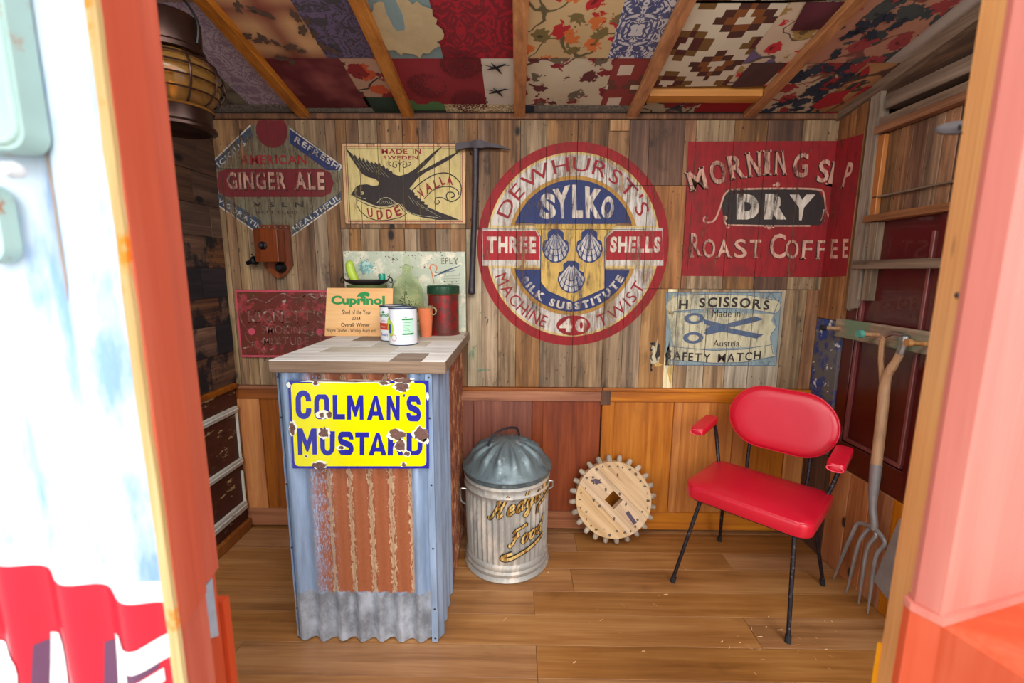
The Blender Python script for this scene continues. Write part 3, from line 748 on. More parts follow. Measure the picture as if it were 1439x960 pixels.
paint(s, 'white_lettering', join([ltr(r_[0], q3(r_[1:]), .05, .0) for r_ in SY]), 'p_letter', 6)
paint(s, 'red_lettering', arctext("DEWHURST'S", cx, cz, RX*.725, RZ*.725, 158, 24, .062, .0), 'p_lred', 4)
paint(s, 'red_lettering', arctext("MACHINE", cx, cz, RX*.865, RZ*.865, 200, 251, .056, .0, True), 'p_lred', 4)
paint(s, 'red_lettering', arctext("TWIST", cx, cz, RX*.865, RZ*.865, 291, 334, .056, .0, True), 'p_lred', 4)
paint(s, 'white_lettering', arctext("SILK SUBSTITUTE", cx, cz, RX*.63, RZ*.63, 211, 331, .036, .05, True), 'p_letter', 6)
e = q([(468,812)])[0]; paint(s, 'red_oval', ell(e[0], e[1], .083, .05, 32), 'p_redsolid', 4)
a, b = q([(412,838),(524,784)]); paint(s, 'number', linecaps('40', a[0], b[0], a[1], b[1], .05), 'p_letter', 5)
def shell(x0, x1, y0, y1):
    cxp = (x0+x1)/2; w2 = (x1-x0)/2; h = y1-y0; nl = 7
    blue = []
    def pt(a, r): return (cxp+sin(a)*r*w2*1.02, y0+h*.08+cos(a)*r*h*.9*(.95+.05*cos(a)))
    A = 1.75
    outl = [(cxp-.3*w2,y0),(cxp+.3*w2,y0),(cxp+.62*w2,y0+.1*h),(cxp+.62*w2,y0+.3*h)]
    fan = []
    ox = cxp; oy = y0+.55*h
    for k in range(57):
        t = k/56; a = -2.0+4.0*t; sc_ = 1+.05*abs(sin(a*nl*.78)); fan.append((ox+sin(-a)*w2*sc_, oy+cos(a)*h*.43*sc_))
    outl += fan + [(cxp-.62*w2,y0+.3*h),(cxp-.62*w2,y0+.1*h)]
    whites = []
    for k in range(nl):
        a0 = -1.75+3.5*k/nl+.06; a1 = -1.75+3.5*(k+1)/nl-.06
        def rp(a, f):
            bx, by = cxp, y0+.06*h; ex, ey = ox+sin(a)*w2*.93, oy+cos(a)*h*.40
            return (bx+(ex-bx)*f, by+(ey-by)*f)
        for f0, f1 in ((.15,.60),(.64,.80),(.84,.99)):
            whites.append(poly(q3([rp(a0,f0),rp(a0,f1),rp((a0+a1)/2,f1+.02),rp(a1,f1),rp(a1,f0)])))
    paint(s, 'shell_outline', poly(q3(outl)), 'p_blue', 9); paint(s, 'shell_ribs', join(whites), 'p_white', 10)
shell(215,398,466,705); shell(455,636,466,705); shell(325,510,690,920)

# --- red coffee advert, turning the corner onto the right wall
s = sign('painted_coffee_sign', 'big red painted coffee advert with pinkish lettering in the right corner above the scissors sign', 1.12, 1.63)
q = lambda pts: cw(955,185,4.573,pts)
bl_ = q([(35,930)])[0]; 
paint(s, 'red_ground', poly([(WX(958,380), zz(388,1000)), (XR, zz(388,1000)-.004), (XR, zz(198,1000)), (WX(966,215), zz(199,1000))]), 'p_redsolid', 1)
RWX = XR-.0165
def rwall(u, v): p = P(u, v, 0, RWX); return (p.y, p.z)
def rdecal(parent, name, pts, mat, layer=1, shape=None):
    sh_ = shape or poly([rwall(*p) for p in pts])
    return decal(parent, name, sh_, M[mat], lambda a, b: (RWX-.0006*layer, a, b))
rdecal(s, 'red_ground', None, 'p_redsolid', 1, poly([(-.001, zz(198,1000)), (-.163, rwall(1217,187)[1]), (-.163, rwall(1190,388)[1]), (-.001, zz(388,1000)-.004)]))
lt = [('M',(75,385),(185,365),(150,225),(40,260)),('O',(205,340),(302,335),(290,180),(185,190)),('R',(335,310),(425,298),(400,145),(300,160)),('N',(450,292),(520,285),(520,122),(425,135)),('I',(545,282),(580,280),(580,118),(545,120)),('N',(610,280),(685,278),(665,122),(620,120)),('G',(725,298),(815,295),(830,135),(735,140)),('S',(875,328),(950,328),(972,180),(900,180)),('I',(945,342),(985,352),(1018,200),(990,192))]
paint(s, 'lettering_shadow', tf(join([ltr(a_[0], q(a_[1:]), .02, .3) for a_ in lt]), lambda a,b:(a-.006,b-.004)), 'p_shadow', 2)
paint(s, 'lettering', join([ltr(a_[0], q(a_[1:]), .02, .3) for a_ in lt]), 'p_letterpink', 3)
def rl(ch, pts, serif=.3):
    return ltr(ch, [rwall(*p) for p in C(955,185,4.573,pts)], .02, serif)
rdecal(s, 'lettering', None, 'p_letterpink', 2, rl('P', [(1040,365),(1085,345),(1125,200),(1085,195)]))
rc = [('R',(70,810),(140,800),(125,655),(75,650)),('O',(150,810),(228,810),(228,690),(150,690)),('A',(240,812),(328,812),(305,692),(262,692)),('S',(345,812),(435,810),(425,690),(355,692)),('T',(455,815),(525,812),(525,695),(450,695)),
      ('C',(580,820),(680,812),(680,655),(580,660)),('O',(680,820),(762,815),(762,695),(680,695)),('F',(780,818),(840,818),(855,700),(790,700)),('F',(878,820),(925,820),(940,700),(885,700))]
paint(s, 'lettering_shadow', tf(join([ltr(a_[0], q(a_[1:]), .01, .3) for a_ in rc]), lambda a,b:(a-.005,b-.003)), 'p_shadow', 2)
paint(s, 'lettering', join([ltr(a_[0], q(a_[1:]), .01, .3) for a_ in rc]), 'p_letterpink', 3)
rdecal(s, 'lettering', None, 'p_letterpink', 2, join([rl('E', [(970,815),(1015,815),(1020,692),(975,692)]), rl('E', [(1048,812),(1080,812),(1088,690),(1052,690)])]))
cart = [(300,370),(880,372),(925,430),(930,520),(910,590),(900,602),(310,602),(280,560),(270,480),(285,410)]
paint(s, 'black_cartouche', poly(q(cart)), 'p_black', 3)
cl = [stroke(smoothline(q([(330,372),(600,366),(880,372),(925,410),(938,500),(965,565),(995,590),(1008,570),(1000,562)]),4), .008), stroke(smoothline(q([(320,372),(285,410),(265,470),(230,560),(190,585),(155,575),(160,550),(178,558)]),4), .008),
      stroke(q([(300,600),(570,606),(840,606)]), .007), stroke(smoothline(q([(285,540),(290,580),(310,612)]),4), .007), stroke(smoothline(q([(925,500),(915,550),(905,575)]),4), .006)]
for (x_, y_, r_) in ((575,615,.010),(550,610,.007),(600,610,.007),(293,555,.010),(310,612,.008),(630,340,.011),(605,345,.006)): p_ = q([(x_,y_)])[0]; cl.append(ell(p_[0],p_[1],r_,r_,12))
paint(s, 'scroll_line', join(cl), 'p_letterpink', 4)
dr = [('D',(365,565),(515,565),(505,400),(365,400)),('R',(540,565),(685,565),(690,400),(550,400)),('Y',(745,570),(800,570),(870,405),(705,405))]
paint(s, 'lettering', join([ltr(a_[0], q(a_[1:]), .09, .0) for a_ in dr]+[ltr('D', q([(362,568),(440,568),(440,398),(362,398)]), 0, 0) if False else rect(0,0,0,0)]), 'p_letter', 5)

# --- scissors match label
s = sign('painted_scissors_sign', 'pale blue painted match label with blue scissors, low on the wall behind the chair', 1.02, 1.07)
q = lambda pts: cw(885,395,5.43,pts)
paint(s, 'pale_ground', poly(q([(270,85),(1155,85),(1110,645),(270,640)])), 'p_paleblue', 1)
paint(s, 'cream_ground', poly(q([(290,240),(1100,250),(1075,300),(1110,350),(1070,420),(1080,500),(340,520)])), 'p_palecream', 2)
paint(s, 'banner', poly(smoothline(q([(275,190),(375,110),(640,100),(900,110),(1130,150),(1105,245),(900,212),(640,205),(330,230)]), 3, True)), 'p_palecream', 3)
paint(s, 'banner', poly(q([(300,500),(640,530),(860,520),(1080,485),(1105,570),(860,620),(640,625),(310,600)])), 'p_palecream', 3)
paint(s, 'dark_line', join([stroke(q([(275,85),(1155,88),(1112,645),(270,640)]), .004, True), stroke(q([(310,600),(640,625),(860,620),(1105,575)]), .003), stroke(q([(300,498),(640,530),(860,520),(1080,485)]), .003), stroke(q([(380,108),(640,98),(900,108),(1135,150)]), .003), stroke(q([(330,232),(640,207),(900,214),(1105,247)]), .003), stroke(smoothline(q([(1135,150),(1095,260),(1115,350),(1070,420),(1090,560)]),4), .003), stroke(q([(1005,615),(1035,645),(1075,605)]),.003), stroke(q([(1040,130),(1075,90),(1110,140)]),.003)]), 'p_steelblue', 4)
zf = lambda t: (q([(0,195+18*(2*t-1)**2*1.3)])[0][1], q([(0,118+20*(2*t-1)**2*1.3)])[0][1])
a, b = q([(385,0),(1080,0)]); paint(s, 'black_lettering', linecaps('H  SCISSORS', a[0], b[0], 0, 0, .03, 0, .2, .25, zf), 'p_black', 5)
zf = lambda t: (q([(0,615-28*(2*t-1)**2)])[0][1], q([(0,550-28*(2*t-1)**2)])[0][1])
a, b = q([(315,0),(1050,0)]); paint(s, 'black_lettering', linecaps('SAFETY MATCH', a[0], b[0], 0, 0, .018, 0, .2, .5, zf), 'p_black', 5)
a, b = q([(625,275),(845,218)]); paint(s, 'dark_lettering', fit('Made in', a[0], b[0], a[1], b[1]), 'p_black', 5)
a, b = q([(632,500),(850,450)]); paint(s, 'dark_lettering', fit('Austria.', a[0], b[0], a[1], b[1]), 'p_black', 5)
e1, e2 = q([(490,285),(482,432)])
paint(s, 'scissors_figure', poly(q([(560,290),(640,310),(720,330),(950,268),(1020,290),(930,318),(760,355),(660,385),(575,400),(575,365),(610,345),(565,325)])), 'p_steelblue', 5)
paint(s, 'scissors_figure', poly(q([(565,395),(600,372),(700,345),(780,362),(1015,408),(965,438),(700,385),(580,412)])), 'p_steelblue', 6)
paint(s, 'scissors_handle', annulus(e1[0],e1[1],.049,.027,.55,36), 'p_steelblue', 7)
paint(s, 'scissors_handle', annulus(e2[0],e2[1],.050,.029,.55,36), 'p_steelblue', 8)

# torn paper label and mint stain on the boards
s = sign('torn_label', 'torn paper scrap with black print and yellow patches left of the scissors sign', .72, .95)
q = lambda pts: cw(885,395,5.43,pts)
paint(s, 'pale_scrap', join([blob(*q([(200,560)])[0], .024, .06, 22, .4), blob(*q([(290,590)])[0], .014, .08, 22, .45)]), 'p_palecream', 1)
paint(s, 'print', join([linetext('MAN', q([(172,690)])[0], q([(172,470)])[0], .012, .03), blob(*q([(215,540)])[0], .010, .04, 20, .5), blob(*q([(180,480)])[0], .012, .01, 12, .5)]), 'p_black', 2)
paint(s, 'yellow_patch', join([blob(*q([(310,690)])[0], .012, .05, 16, .4), blob(*q([(215,640)])[0], .02, .01, 16, .4), blob(*q([(320,190)])[0], .015, .05, 16, .4)]), 'p_yellow', 2)
paint(s, 'mint_stain', join([blob(*wp([(672,520)])[0], .05, .007, 20, .5), blob(*wp([(672,440)])[0], .03, .006, 20, .5), blob(*wp([(664,500)])[0], .015, .04, 20, .5)]), 'p_greenish', 1)

# ------------------------------------------------------------------ wainscot along the back wall
def wx(u, v=640): return WX(u, v)
YW = -.014
def wbox(x0, x1, z0, z1, mat, name='wainscot_panel', y=YW): obj(name, Bb(x0, x1, y, .013, z0, z1, .002, 1), M[mat], wall_back)
z0, z1, z2, z3 = .0, .108, .705, .758
def wsec(x0, x1, edges, stile, panel, rail, cap):
    wbox(x0, x1, z2, z3, rail, 'wainscot_rail'); wbox(x0, x1, .012, z1, rail, 'wainscot_rail')
    for a, b, kind in edges:
        if kind: wbox(a, b, z1+.001, z2-.001, stile, 'wainscot_stile')
        else: wbox(a, b, z1-.004, z2+.004, panel, 'wainscot_panel', YW+.009)
    obj('wainscot_cap', Bb(x0, x1, -.018, .012, z3, .774, .003, 2), M[cap], wall_back)
a = [XL+.002, wx(372), -.80]
wsec(XL+.002, -.29, [(XL+.002, wx(373), 1), (wx(373), -.72, 0), (-.72,-.66,1), (-.66,-.29,0)], 'oak_orange', 'oak_mid', 'oak_mid_x', 'oak_mid_x')
xs = [-.288, wx(666), wx(747), wx(762), wx(842)]
wsec(xs[0], xs[4], [(xs[0], xs[1], 1), (xs[1], xs[2], 0), (xs[2], xs[3], 1), (xs[3], xs[4]-.002, 0)], 'oak_red', 'oak_red', 'oak_red_x', 'oak_red_x')
xs = [wx(843), wx(860), wx(942), wx(953), wx(1026), wx(1042), wx(1068), wx(1100), XR-.002]
wsec(xs[0], xs[8], [(xs[0],xs[1],1),(xs[1],xs[2],0),(xs[2],xs[3],1),(xs[3],xs[4],0),(xs[4],xs[5],1),(xs[5],xs[7],0),(xs[7],xs[8],1)], 'oak_orange', 'oak_orange', 'oak_orange_x', 'oak_orange_x')
obj('wainscot_block', Bb(wx(844,555), wx(857,555), -.02, .0, .69, .765, .002, 1), M['board_dark'], wall_back)

# ------------------------------------------------------------------ left wall
def roofz(y): return 2.037 - .2*y
wall_left = struct(obj('wall_left', B(XL-.06, XL-.014, -1.62, .05, -.02, 2.5), M['backing']))
zs = [.79,.95,1.09,1.22,1.36,1.5,1.64,1.78,1.92,2.06,2.2,2.4]
mt = ['board_char','board_black','board_char','board_black','board_char','board_side','board_side','board_side','board_side','board_black','board_side']
for i, (a, b) in enumerate(zip(zs, zs[1:])):
    for (y0, y1, m_) in (((-.17+.05*(i%3)), 0, mt[i]), (-1.6, -.17+.05*(i%3), 'board_char' if mt[i] == 'board_black' and i%4 == 1 else mt[i])):
        e = random.uniform(0, .006)
        obj('board', B(XL-.016, XL+e, y0+.001, y1-.001, a+.001, b-.001), M[m_], wall_left)
obj('dado_rail', Bb(XL-.01, XL+.022, -1.6, -.02, .765, .79, .005, 2), M['oak_mid'], wall_left)
obj('panelling', B(XL-.012, XL+.004, -1.6, -.016, .03, .764), M['maroon_worn'], wall_left)
for (za, zb_) in ((.642,.676),(.365,.40),(.119,.166)):
    obj('moulding', Bb(XL+.002, XL+.018, -1.6, -.03, za, zb_, .005, 2), M['white_worn'], wall_left)
    obj('moulding', Bb(XL+.002, XL+.022, -1.6, -.03, (za+zb_)/2-.005, (za+zb_)/2+.005, .003, 1), M['white_worn'], wall_left)
obj('moulding', Bb(XL+.002, XL+.016, -.042, -.03, .40, .676, .004, 1), M['white_worn'], wall_left)
obj('moulding', Bb(XL+.002, XL+.016, -.042, -.03, .12, .33, .004, 1), M['white_worn'], wall_left)
struct(obj('baseboard_left', Bb(XL-.005, XL+.024, -1.6, -.016, .0, .055, .006, 2), M['oak_mid']))

# ------------------------------------------------------------------ right wall
wall_right = struct(obj('wall_right', B(XR+.05, XR+.09, -1.62, .05, -.02, 2.5), M['backing']))
def rb_(name, mat, y0, y1, z0, z1, x0=0, x1=.05, bev=.002):
    """board on the right wall: x0 how far it stands out from the wall face"""
    return obj(name, Bb(XR-x0, XR+x1, y0, y1, z0, z1, bev, 1), M[mat], wall_right)
rb_('board', 'board_warm', -.165, -.001, 1.135, 2.07, .016); rb_('board', 'blue_speck', -.17, -.001, .50, 1.132, .014)
rb_('board', 'board_dark', -.21, -.001, .0, .498, .012)
rb_('board', 'board_dark', -.19, -.168, 1.13, 2.07, -.004)
# maroon door panelling
rb_('maroon_panel', 'maroon', -1.55, -.172, .485, 1.56, -.012)
for (ya, yb) in ((-.215,-.172),(-.60,-.56),(-1.02,-.98)): rb_('maroon_stile', 'maroon', ya-.02, yb, .485, 1.56, .004)
rb_('maroon_rail', 'maroon', -1.55, -.172, .485, .60, .003)
for y in (-.245,-.535,-.635,-.95): rb_('moulding', 'maroon_mould', y-.008, y+.006, .62, 1.5, .002)
for (ya, yb) in ((-.54,-.24),(-.96,-.63)): rb_('moulding', 'maroon_mould', ya, yb, .605, .62, .002)
# wainscot boards low on the right
yy = -.205
for k in range(12):
    y2 = yy-random.choice([.095,.11,.12]); rb_('board', 'pine_side', y2+.001, yy-.001, .0, .482+.0, random.uniform(.006,.012)); yy = y2
    if yy < -1.5: break
# upper gallery
rb_('top_board', 'grey_rail', -1.55, -.255, 1.995, 2.05, .012); rb_('slot_back', 'backing', -1.55, -.20, 1.93, 2.0, -.045)
rb_('ledge_board', 'grey_rail', -1.55, -.235, 1.938, 1.968, .016); rb_('ledge_board', 'brown_rail', -1.55, -.235, 1.905, 1.934, .03)
y = -.272
for k in range(9):
    y2 = y-random.uniform(.05,.085); rb_('hatch_plank', ['board_brown','board_warm','board_dark'][k%3], y2+.001, y-.001, 1.58, 1.903, -.004); y = y2
    if y < -1.2: break
rb_('hatch_bead', 'grey_rail', -1.2, -.20, 1.652, 1.66, .012, 0)
rb_('frame_strip', 'oak_orange', -.272, -.225, 1.585, 1.90, .012); rb_('frame_strip', 'grey_post', -.262, -.235, 1.455, 1.583, .014)
rb_('hatch_rail', 'brown_rail', -1.2, -.235, 1.558, 1.585, .03)
rb_('cross_rail', 'grey_rail', -1.2, -.212, 1.366, 1.402, .035)
rb_('frame_strip', 'grey_post', -.30, -.262, 1.235, 1.555, .016)
obj('long_post', prism([(-.187,2.10),(-.235,2.10),(-.252,1.24),(-.235,1.20),(-.205,1.185),(-.192,1.2)], XR-.022, XR+.02, lambda a,b,d: (d,a,b)), M['grey_post'], wall_right)
obj('wall_plate', prism([(0,2.03),(-1.6,roofz(-1.6)-.05),(-1.6,roofz(-1.6)+.02),(0,2.1)], XR-.035, XR+.05, lambda a,b,d: (d,a,b)), M['grey_rail'], wall_right)
obj('infill_board', prism([(-.19,2.05),(-1.6,2.05),(-1.6,2.30),(-.19,2.09)], XR-.0, XR+.05, lambda a,b,d: (d,a,b)), M['board_side'], wall_right)

# peg rail with pegs (a thing on its own)
t = thing('peg_rail', 'weathered peg rail with faded green end on the maroon right wall', 'coat rack', (XR-.02, -.4, 1.12))
obj('rail_board', Bb(XR-.034, XR-.006, -1.15, -.155, 1.065, 1.146, .003, 1), M['peg_board'], t)
def peg(y, z, mat, r):
    bm = T([(XR-.03,y,z),(XR-.10,y,z+.004)], [.009,.008], 10); p_ = obj('peg', bm, M['ash_handle'], t, True)
    bm = bmesh.new(); tube(bm, [(XR-.10,y,z+.004),(XR-.115,y,z+.005)], [r,r*.9], 16); obj('peg_cap', bm, M[mat], p_, True)
peg(-.185,1.103,'rubber',.014); peg(-.40,1.105,'verdigris',.017); peg(-.62,1.105,'ash_handle',.014)

# ------------------------------------------------------------------ ceiling
ceiling = struct(obj('ceiling', prism([(.05,roofz(.05)+.05),(-1.62,roofz(-1.62)+.05),(-1.62,roofz(-1.62)+.11),(.05,roofz(.05)+.11)], XL-.06, XR+.09, lambda a,b,d: (d,a,b)), M['backing']))
for x in (-.985,-.504,.004,.517,1.041):
    yE = -1.6
    bm = bmesh.new(); h = .033
    hexa(bm, [(x-.025,yE,roofz(yE)),(x+.025,yE,roofz(yE)),(x+.025,.008,roofz(.008)),(x-.025,.008,roofz(.008)),(x-.025,yE,roofz(yE)+h+.012),(x+.025,yE,roofz(yE)+h+.012),(x+.025,.008,roofz(.008)+h+.012),(x-.025,.008,roofz(.008)+h+.012)])
    bmesh.ops.bevel(bm, geom=bm.edges[:], offset=.003, segments=1, affect='EDGES')
    obj('rafter', bm, M['rafter'], ceiling)
bm = bmesh.new(); hexa(bm, [(.545,-.175,roofz(-.175)+.002),(1.012,-.175,roofz(-.175)+.002),(1.012,-.125,roofz(-.125)+.002),(.545,-.125,roofz(-.125)+.002),(.545,-.175,roofz(-.175)+.04),(1.012,-.175,roofz(-.175)+.04),(1.012,-.125,roofz(-.125)+.04),(.545,-.125,roofz(-.125)+.04)])
obj('noggin', bm, M['rafter_x'], ceiling)
struct(obj('trim_1', Bb(XL, XR, -.016, .012, 2.036, 2.060, .003, 1), M['board_dark']))
struct(obj('trim_2', B(XL, XR, -.01, .012, 2.05, 2.1), M['backing']))

# --- fabrics
def fabmat(name, fn, rough=.95):
    n = N(name); return n.end(fn(n), rough, bump=n.noise(n.vm('MULTIPLY', n.co(), (700,700,700)), 1, 1), bs=.1)
def uv(n, sx=1, sy=None): return n.vm('MULTIPLY', n.co(), (sx, sy or sx, 0))
def mir(n, sx, sy):
    sp = n.nd('SeparateXYZ', (n.co(),), out=None)
    return n.nd('CombineXYZ', (n.m('PINGPONG', n.m('MULTIPLY', sp.outputs[0], sx), 1.0), n.m('PINGPONG', n.m('MULTIPLY', sp.outputs[1], sy), 1.0), 0))
def damask(c1, c2, s=5, k=2.4, w=.05, c3=None):
    def f(n):
        v = mir(n, s, s*.8); a = n.noise(v, k, 3, .5, 1.2)
        b = n.m('ABSOLUTE', n.m('SUBTRACT', n.m('FRACT', n.m('MULTIPLY', a, 7)), .5))
        c = n.mix(n.step(b, .25-w, .25+w), c1, c2)
        if c3: c = n.mix(n.step(n.noise(v, k*1.7, 2), .55, .6), c, c3)
        return n.mix(n.m('MULTIPLY', n.noise(uv(n, 5), 1), .35), c, tuple(int(x*.7) for x in c1))
    return f
def floral(bg, cols, s=9, stems=(90,80,50), dens=.32):
    def f(n):
        v = n.vm('ADD', uv(n, s), n.vm('MULTIPLY', n.ncol(uv(n, s*1.3), 1), (.5,.5,.5)))
        c = n.mix(n.noise(uv(n, 6), 1), bg, tuple(int(x*.86) for x in bg))
        st = n.m('ABSOLUTE', n.m('SUBTRACT', n.noise(v, .55, 1), .5)); c = n.mix(n.m('SUBTRACT', 1.0, n.step(st, .008, .016)), c, stems)
        for i, cc in enumerate(cols):
            vv = n.vm('ADD', v, (i*3.7, i*5.1, 0)); d = n.vor(vv, 1.0, 0, .8)
            pet = n.m('MULTIPLY', n.m('SUBTRACT', n.noise(vv, 5, 2), .5), .5)
            dd = n.m('ADD', d, pet); c = n.mix(n.m('SUBTRACT', 1.0, n.step(dd, dens-.02, dens+.01)), c, cc)
            c = n.mix(n.m('SUBTRACT', 1.0, n.step(dd, .10, .12)), c, tuple(int(x*.6) for x in cc))
        return c
    return f
def plaidf(bg, c1, s=10):
    def f(n):
        sp = n.nd('SeparateXYZ', (n.co(),), out=None); c = lin(bg); c = n.mix(0.0, bg, bg)
        for ax in (0, 1):
            b = n.m('ABSOLUTE', n.m('SUBTRACT', n.m('FRACT', n.m('MULTIPLY', sp.outputs[ax], s)), .5))
            c = n.mix(n.m('MULTIPLY', n.m('SUBTRACT', 1.0, n.step(b, .02, .26)), .75), c, c1)
        return c
    return f
def kilim(cols, s=5.5):
    def f(n):
        sp = n.nd('SeparateXYZ', (n.co(),), out=None); q_ = 34
        X = n.m('DIVIDE', n.m('FLOOR', n.m('MULTIPLY', sp.outputs[0], q_*1.6)), q_*1.6); Y = n.m('DIVIDE', n.m('FLOOR', n.m('MULTIPLY', sp.outputs[1], q_)), q_)
        a = n.m('ABSOLUTE', n.m('SUBTRACT', n.m('FRACT', n.m('MULTIPLY', X, s*.62)), .5)); b = n.m('ABSOLUTE', n.m('SUBTRACT', n.m('FRACT', n.m('MULTIPLY', Y, s*.8)), .5))
        d = n.m('ADD', a, b)
        return n.ramp(d, [(i/len(cols)*1.0, c) for i, c in enumerate(cols)], 'CONSTANT')
    return f
def plain(c1, amt=.25, s=5):
    return lambda n: n.mix(n.noise(uv(n, s), 1, 4), c1, tuple(int(x*(1-amt)) for x in c1))
F = {
 'tartan': fabmat('tan_tartan_cloth', plaidf((186,140,96), (104,34,26), 4.2)),
 'paisley': fabmat('purple_paisley_cloth', damask((62,54,62), (98,80,112), 6, 3.2)),
 'duck': fabmat('blue_cream_cloth', plain((128,150,152), .2)),
 'crimson': fabmat('crimson_damask_cloth', damask((158,14,34), (112,14,28), 5, 2.6)),
 'wine': fabmat('wine_velvet', lambda n: n.mix(n.step(n.noise(uv(n,6),1,2), .45, .7), (84,8,18), (128,60,56))),
 'red_med': fabmat('brick_red_cloth', plain((140,28,38), .2)),
 'cream': fabmat('cream_cloth', plain((204,192,176), .12)),
 'green_dark': fabmat('dark_green_cloth', plain((26,48,32), .2)), 'green': fabmat('green_cloth', plain((72,112,62), .15)),
 'cream_fl': fabmat('cream_floral_cloth', floral((202,172,124), [(170,30,34), (196,104,44), (112,96,52)], 9)),
 'toile': fabmat('blue_white_floral_cloth', damask((196,192,192), (34,44,100), 5, 3.4, .03, (46,56,112))),
 'vine': fabmat('cream_vine_cloth', floral((196,180,152), [(120,26,34), (88,34,34), (94,84,66)], 8, (90,50,44), .30)),
 'kilim': fabmat('brown_kilim', kilim([(196,184,160), (120,68,22), (70,34,20), (196,184,160), (196,184,160), (106,74,26), (76,26,18), (196,184,160)])),
 'kilim_red': fabmat('red_kilim', kilim([(196,180,160), (128,46,40), (128,46,40), (96,52,40), (196,184,160), (112,60,40)], 6)),
 'maroon': fabmat('maroon_plush', plain((86,20,32), .3)), 'plum': fabmat('dark_plum_cloth', plain((78,42,36), .3)),
 'garden': fabmat('white_garden_cloth', floral((200,176,148), [(176,30,40), (96,78,112), (150,120,64)], 9, (80,66,58), .3)),
 'rose': fabmat('rose_leaf_cloth', floral((178,124,98), [(52,58,58), (60,64,62), (142,52,52)], 9, (110,60,50), .36)),
 'navy_leaf': fabmat('cream_navy_leaf_cloth', floral((190,166,134), [(30,36,50), (40,48,62), (140,40,40)], 10, (120,70,50), .38)),
 'bird': fabmat('tan_bird_cloth', floral((168,118,72), [(120,66,40), (60,44,36)], 7, (80,50,34), .24)),
 'sheet': fabmat('pale_sheet', plain((166,150,138), .12)), 'lace': fabmat('grey_lace_cloth', damask((126,118,104), (92,84,76), 9, 3)),
 'lilac': fabmat('lilac_floral_cloth', damask((142,116,136), (176,158,166), 7, 3)), 'plaid': fabmat('grey_plaid_cloth', plaidf((110,98,78), (60,50,40), 9)),
 'pinkish': fabmat('dusty_pink_cloth', floral((138,106,90), [(120,60,60), (96,80,76)], 9, (90,60,50), .26)),
 'turkey': fabmat('autumn_cloth', floral((176,136,112), [(60,34,26), (176,70,30), (120,20,20)], 8, (40,26,22), .34)),
 'cream_lotus': fabmat('cream_lotus_cloth', damask((206,192,158), (150,120,78), 9, 2.4)), 'navy': fabmat('navy_cloth', plain((22,28,48), .2)),
 'yellow': fabmat('yellow_cloth', plain((176,176,48), .2)), 'redplain': fabmat('red_plain_cloth', plain((150,12,20), .15)),
 'bw': fabmat('dark_leaf_cloth', floral((176,160,130), [(36,40,50), (120,30,34)], 10, (60,60,60), .4)),
}
FZ = lambda x, y: roofz(y)+.028
def fab(u, v):
    d = _f*FPX + _r2*(u-CW/2) + _u2*(CH/2-v)
    t_ = (2.068-.2*CAM.y-CAM.z)/(d.z+.2*d.y); p_ = CAM+d*t_; return (p_.x, p_.y)
K = 0
def patch(key, px, front=0, xy=False):
    """cloth tacked to the ceiling boards; front>0 carries the near edge on towards the door"""
    global K
    K += 1
    pts = px if xy else [fab(*p) for p in px]
    xs = [p[0] for p in pts]; ysx = [p[1] for p in pts]
    c0 = (sum(xs)/len(xs), sum(ysx)/len(ysx)); A, Bq, Cq, D = pts; n_ = 8; V = []; Fc = []
    lift = .0004*(K % 5)
    for j in range(n_+1):
        for i in range(n_+1):
            a_, b_ = i/n_, j/n_
            x = (A[0]*(1-a_)+Bq[0]*a_)*(1-b_)+(D[0]*(1-a_)+Cq[0]*a_)*b_; y = (A[1]*(1-a_)+Bq[1]*a_)*(1-b_)+(D[1]*(1-a_)+Cq[1]*a_)*b_
            sag = .004*sin(pi*a_)*sin(pi*b_)*(1+sin(K*3.1+a_*5)) 
            V.append((x, y, FZ(x,y)-sag-lift))
    for j in range(n_):
        for i in range(n_): k = j*(n_+1)+i; Fc.append((k,k+1,k+n_+2,k+n_+1))
    V2 = [(x,y,z+.002) for x,y,z in V]; m_ = len(V); Fc += [tuple(i+m_ for i in f[::-1]) for f in Fc]
    return obj('fabric_patch', (V+V2, Fc), F[key], ceiling)
def motif(parent, shapes, mat, drop=.0075):
    sh_ = join(shapes); return obj('printed_motif', ([(a, b, FZ(a,b)-drop) for a, b in sh_[0]], sh_[1]), M[mat], parent)
fp = lambda pts: [fab(*p) for p in pts]
# front row (boundary y about -.36), back row
YM, YF = -.362, -.80
def row(key, x0, x1, y0, y1): return patch(key, [(x0,y0),(x1,y0),(x1,y1),(x0,y1)], xy=True)
row('pinkish', XL, -1.2, YF-.2, -.25); row('lilac', -1.2, -1.0, -.62, -.07); row('pinkish', -1.2, -1.0, YF-.2, -.62)
row('plaid', XL, -1.2, -.25, -.07); row('lace', XL, -.97, -.07, .01)
xa = [fab(370,80)[0], fab(457,76)[0], fab(549,76)[0], fab(622,76)[0], 0.0]
f1 = row('tartan', -1.0, xa[1], YF, YM); row('paisley', xa[1], -.5, YF, YM); f3 = row('duck', -.5, xa[3], YF, YM); f4 = row('crimson', xa[3], 0, YF, YM)
row('wine', -.99, fab(460,78)[0]+.04, YM, -.04); row('turkey', fab(460,78)[0]+.04, -.5, YM, -.12)
f5 = row('red_med', -.5, fab(678,100)[0], YM, -.07); f6 = row('cream', fab(678,100)[0], 0, YM, -.07)
row('green_dark', -.66, -.5, -.12, -.01); row('green', -.5, -.33, -.14, -.02); row('cream_lotus', -.33, 0, -.07, .0); row('lace', -.97, -.66, -.04, .01)
xb = fab(850,40)[0]
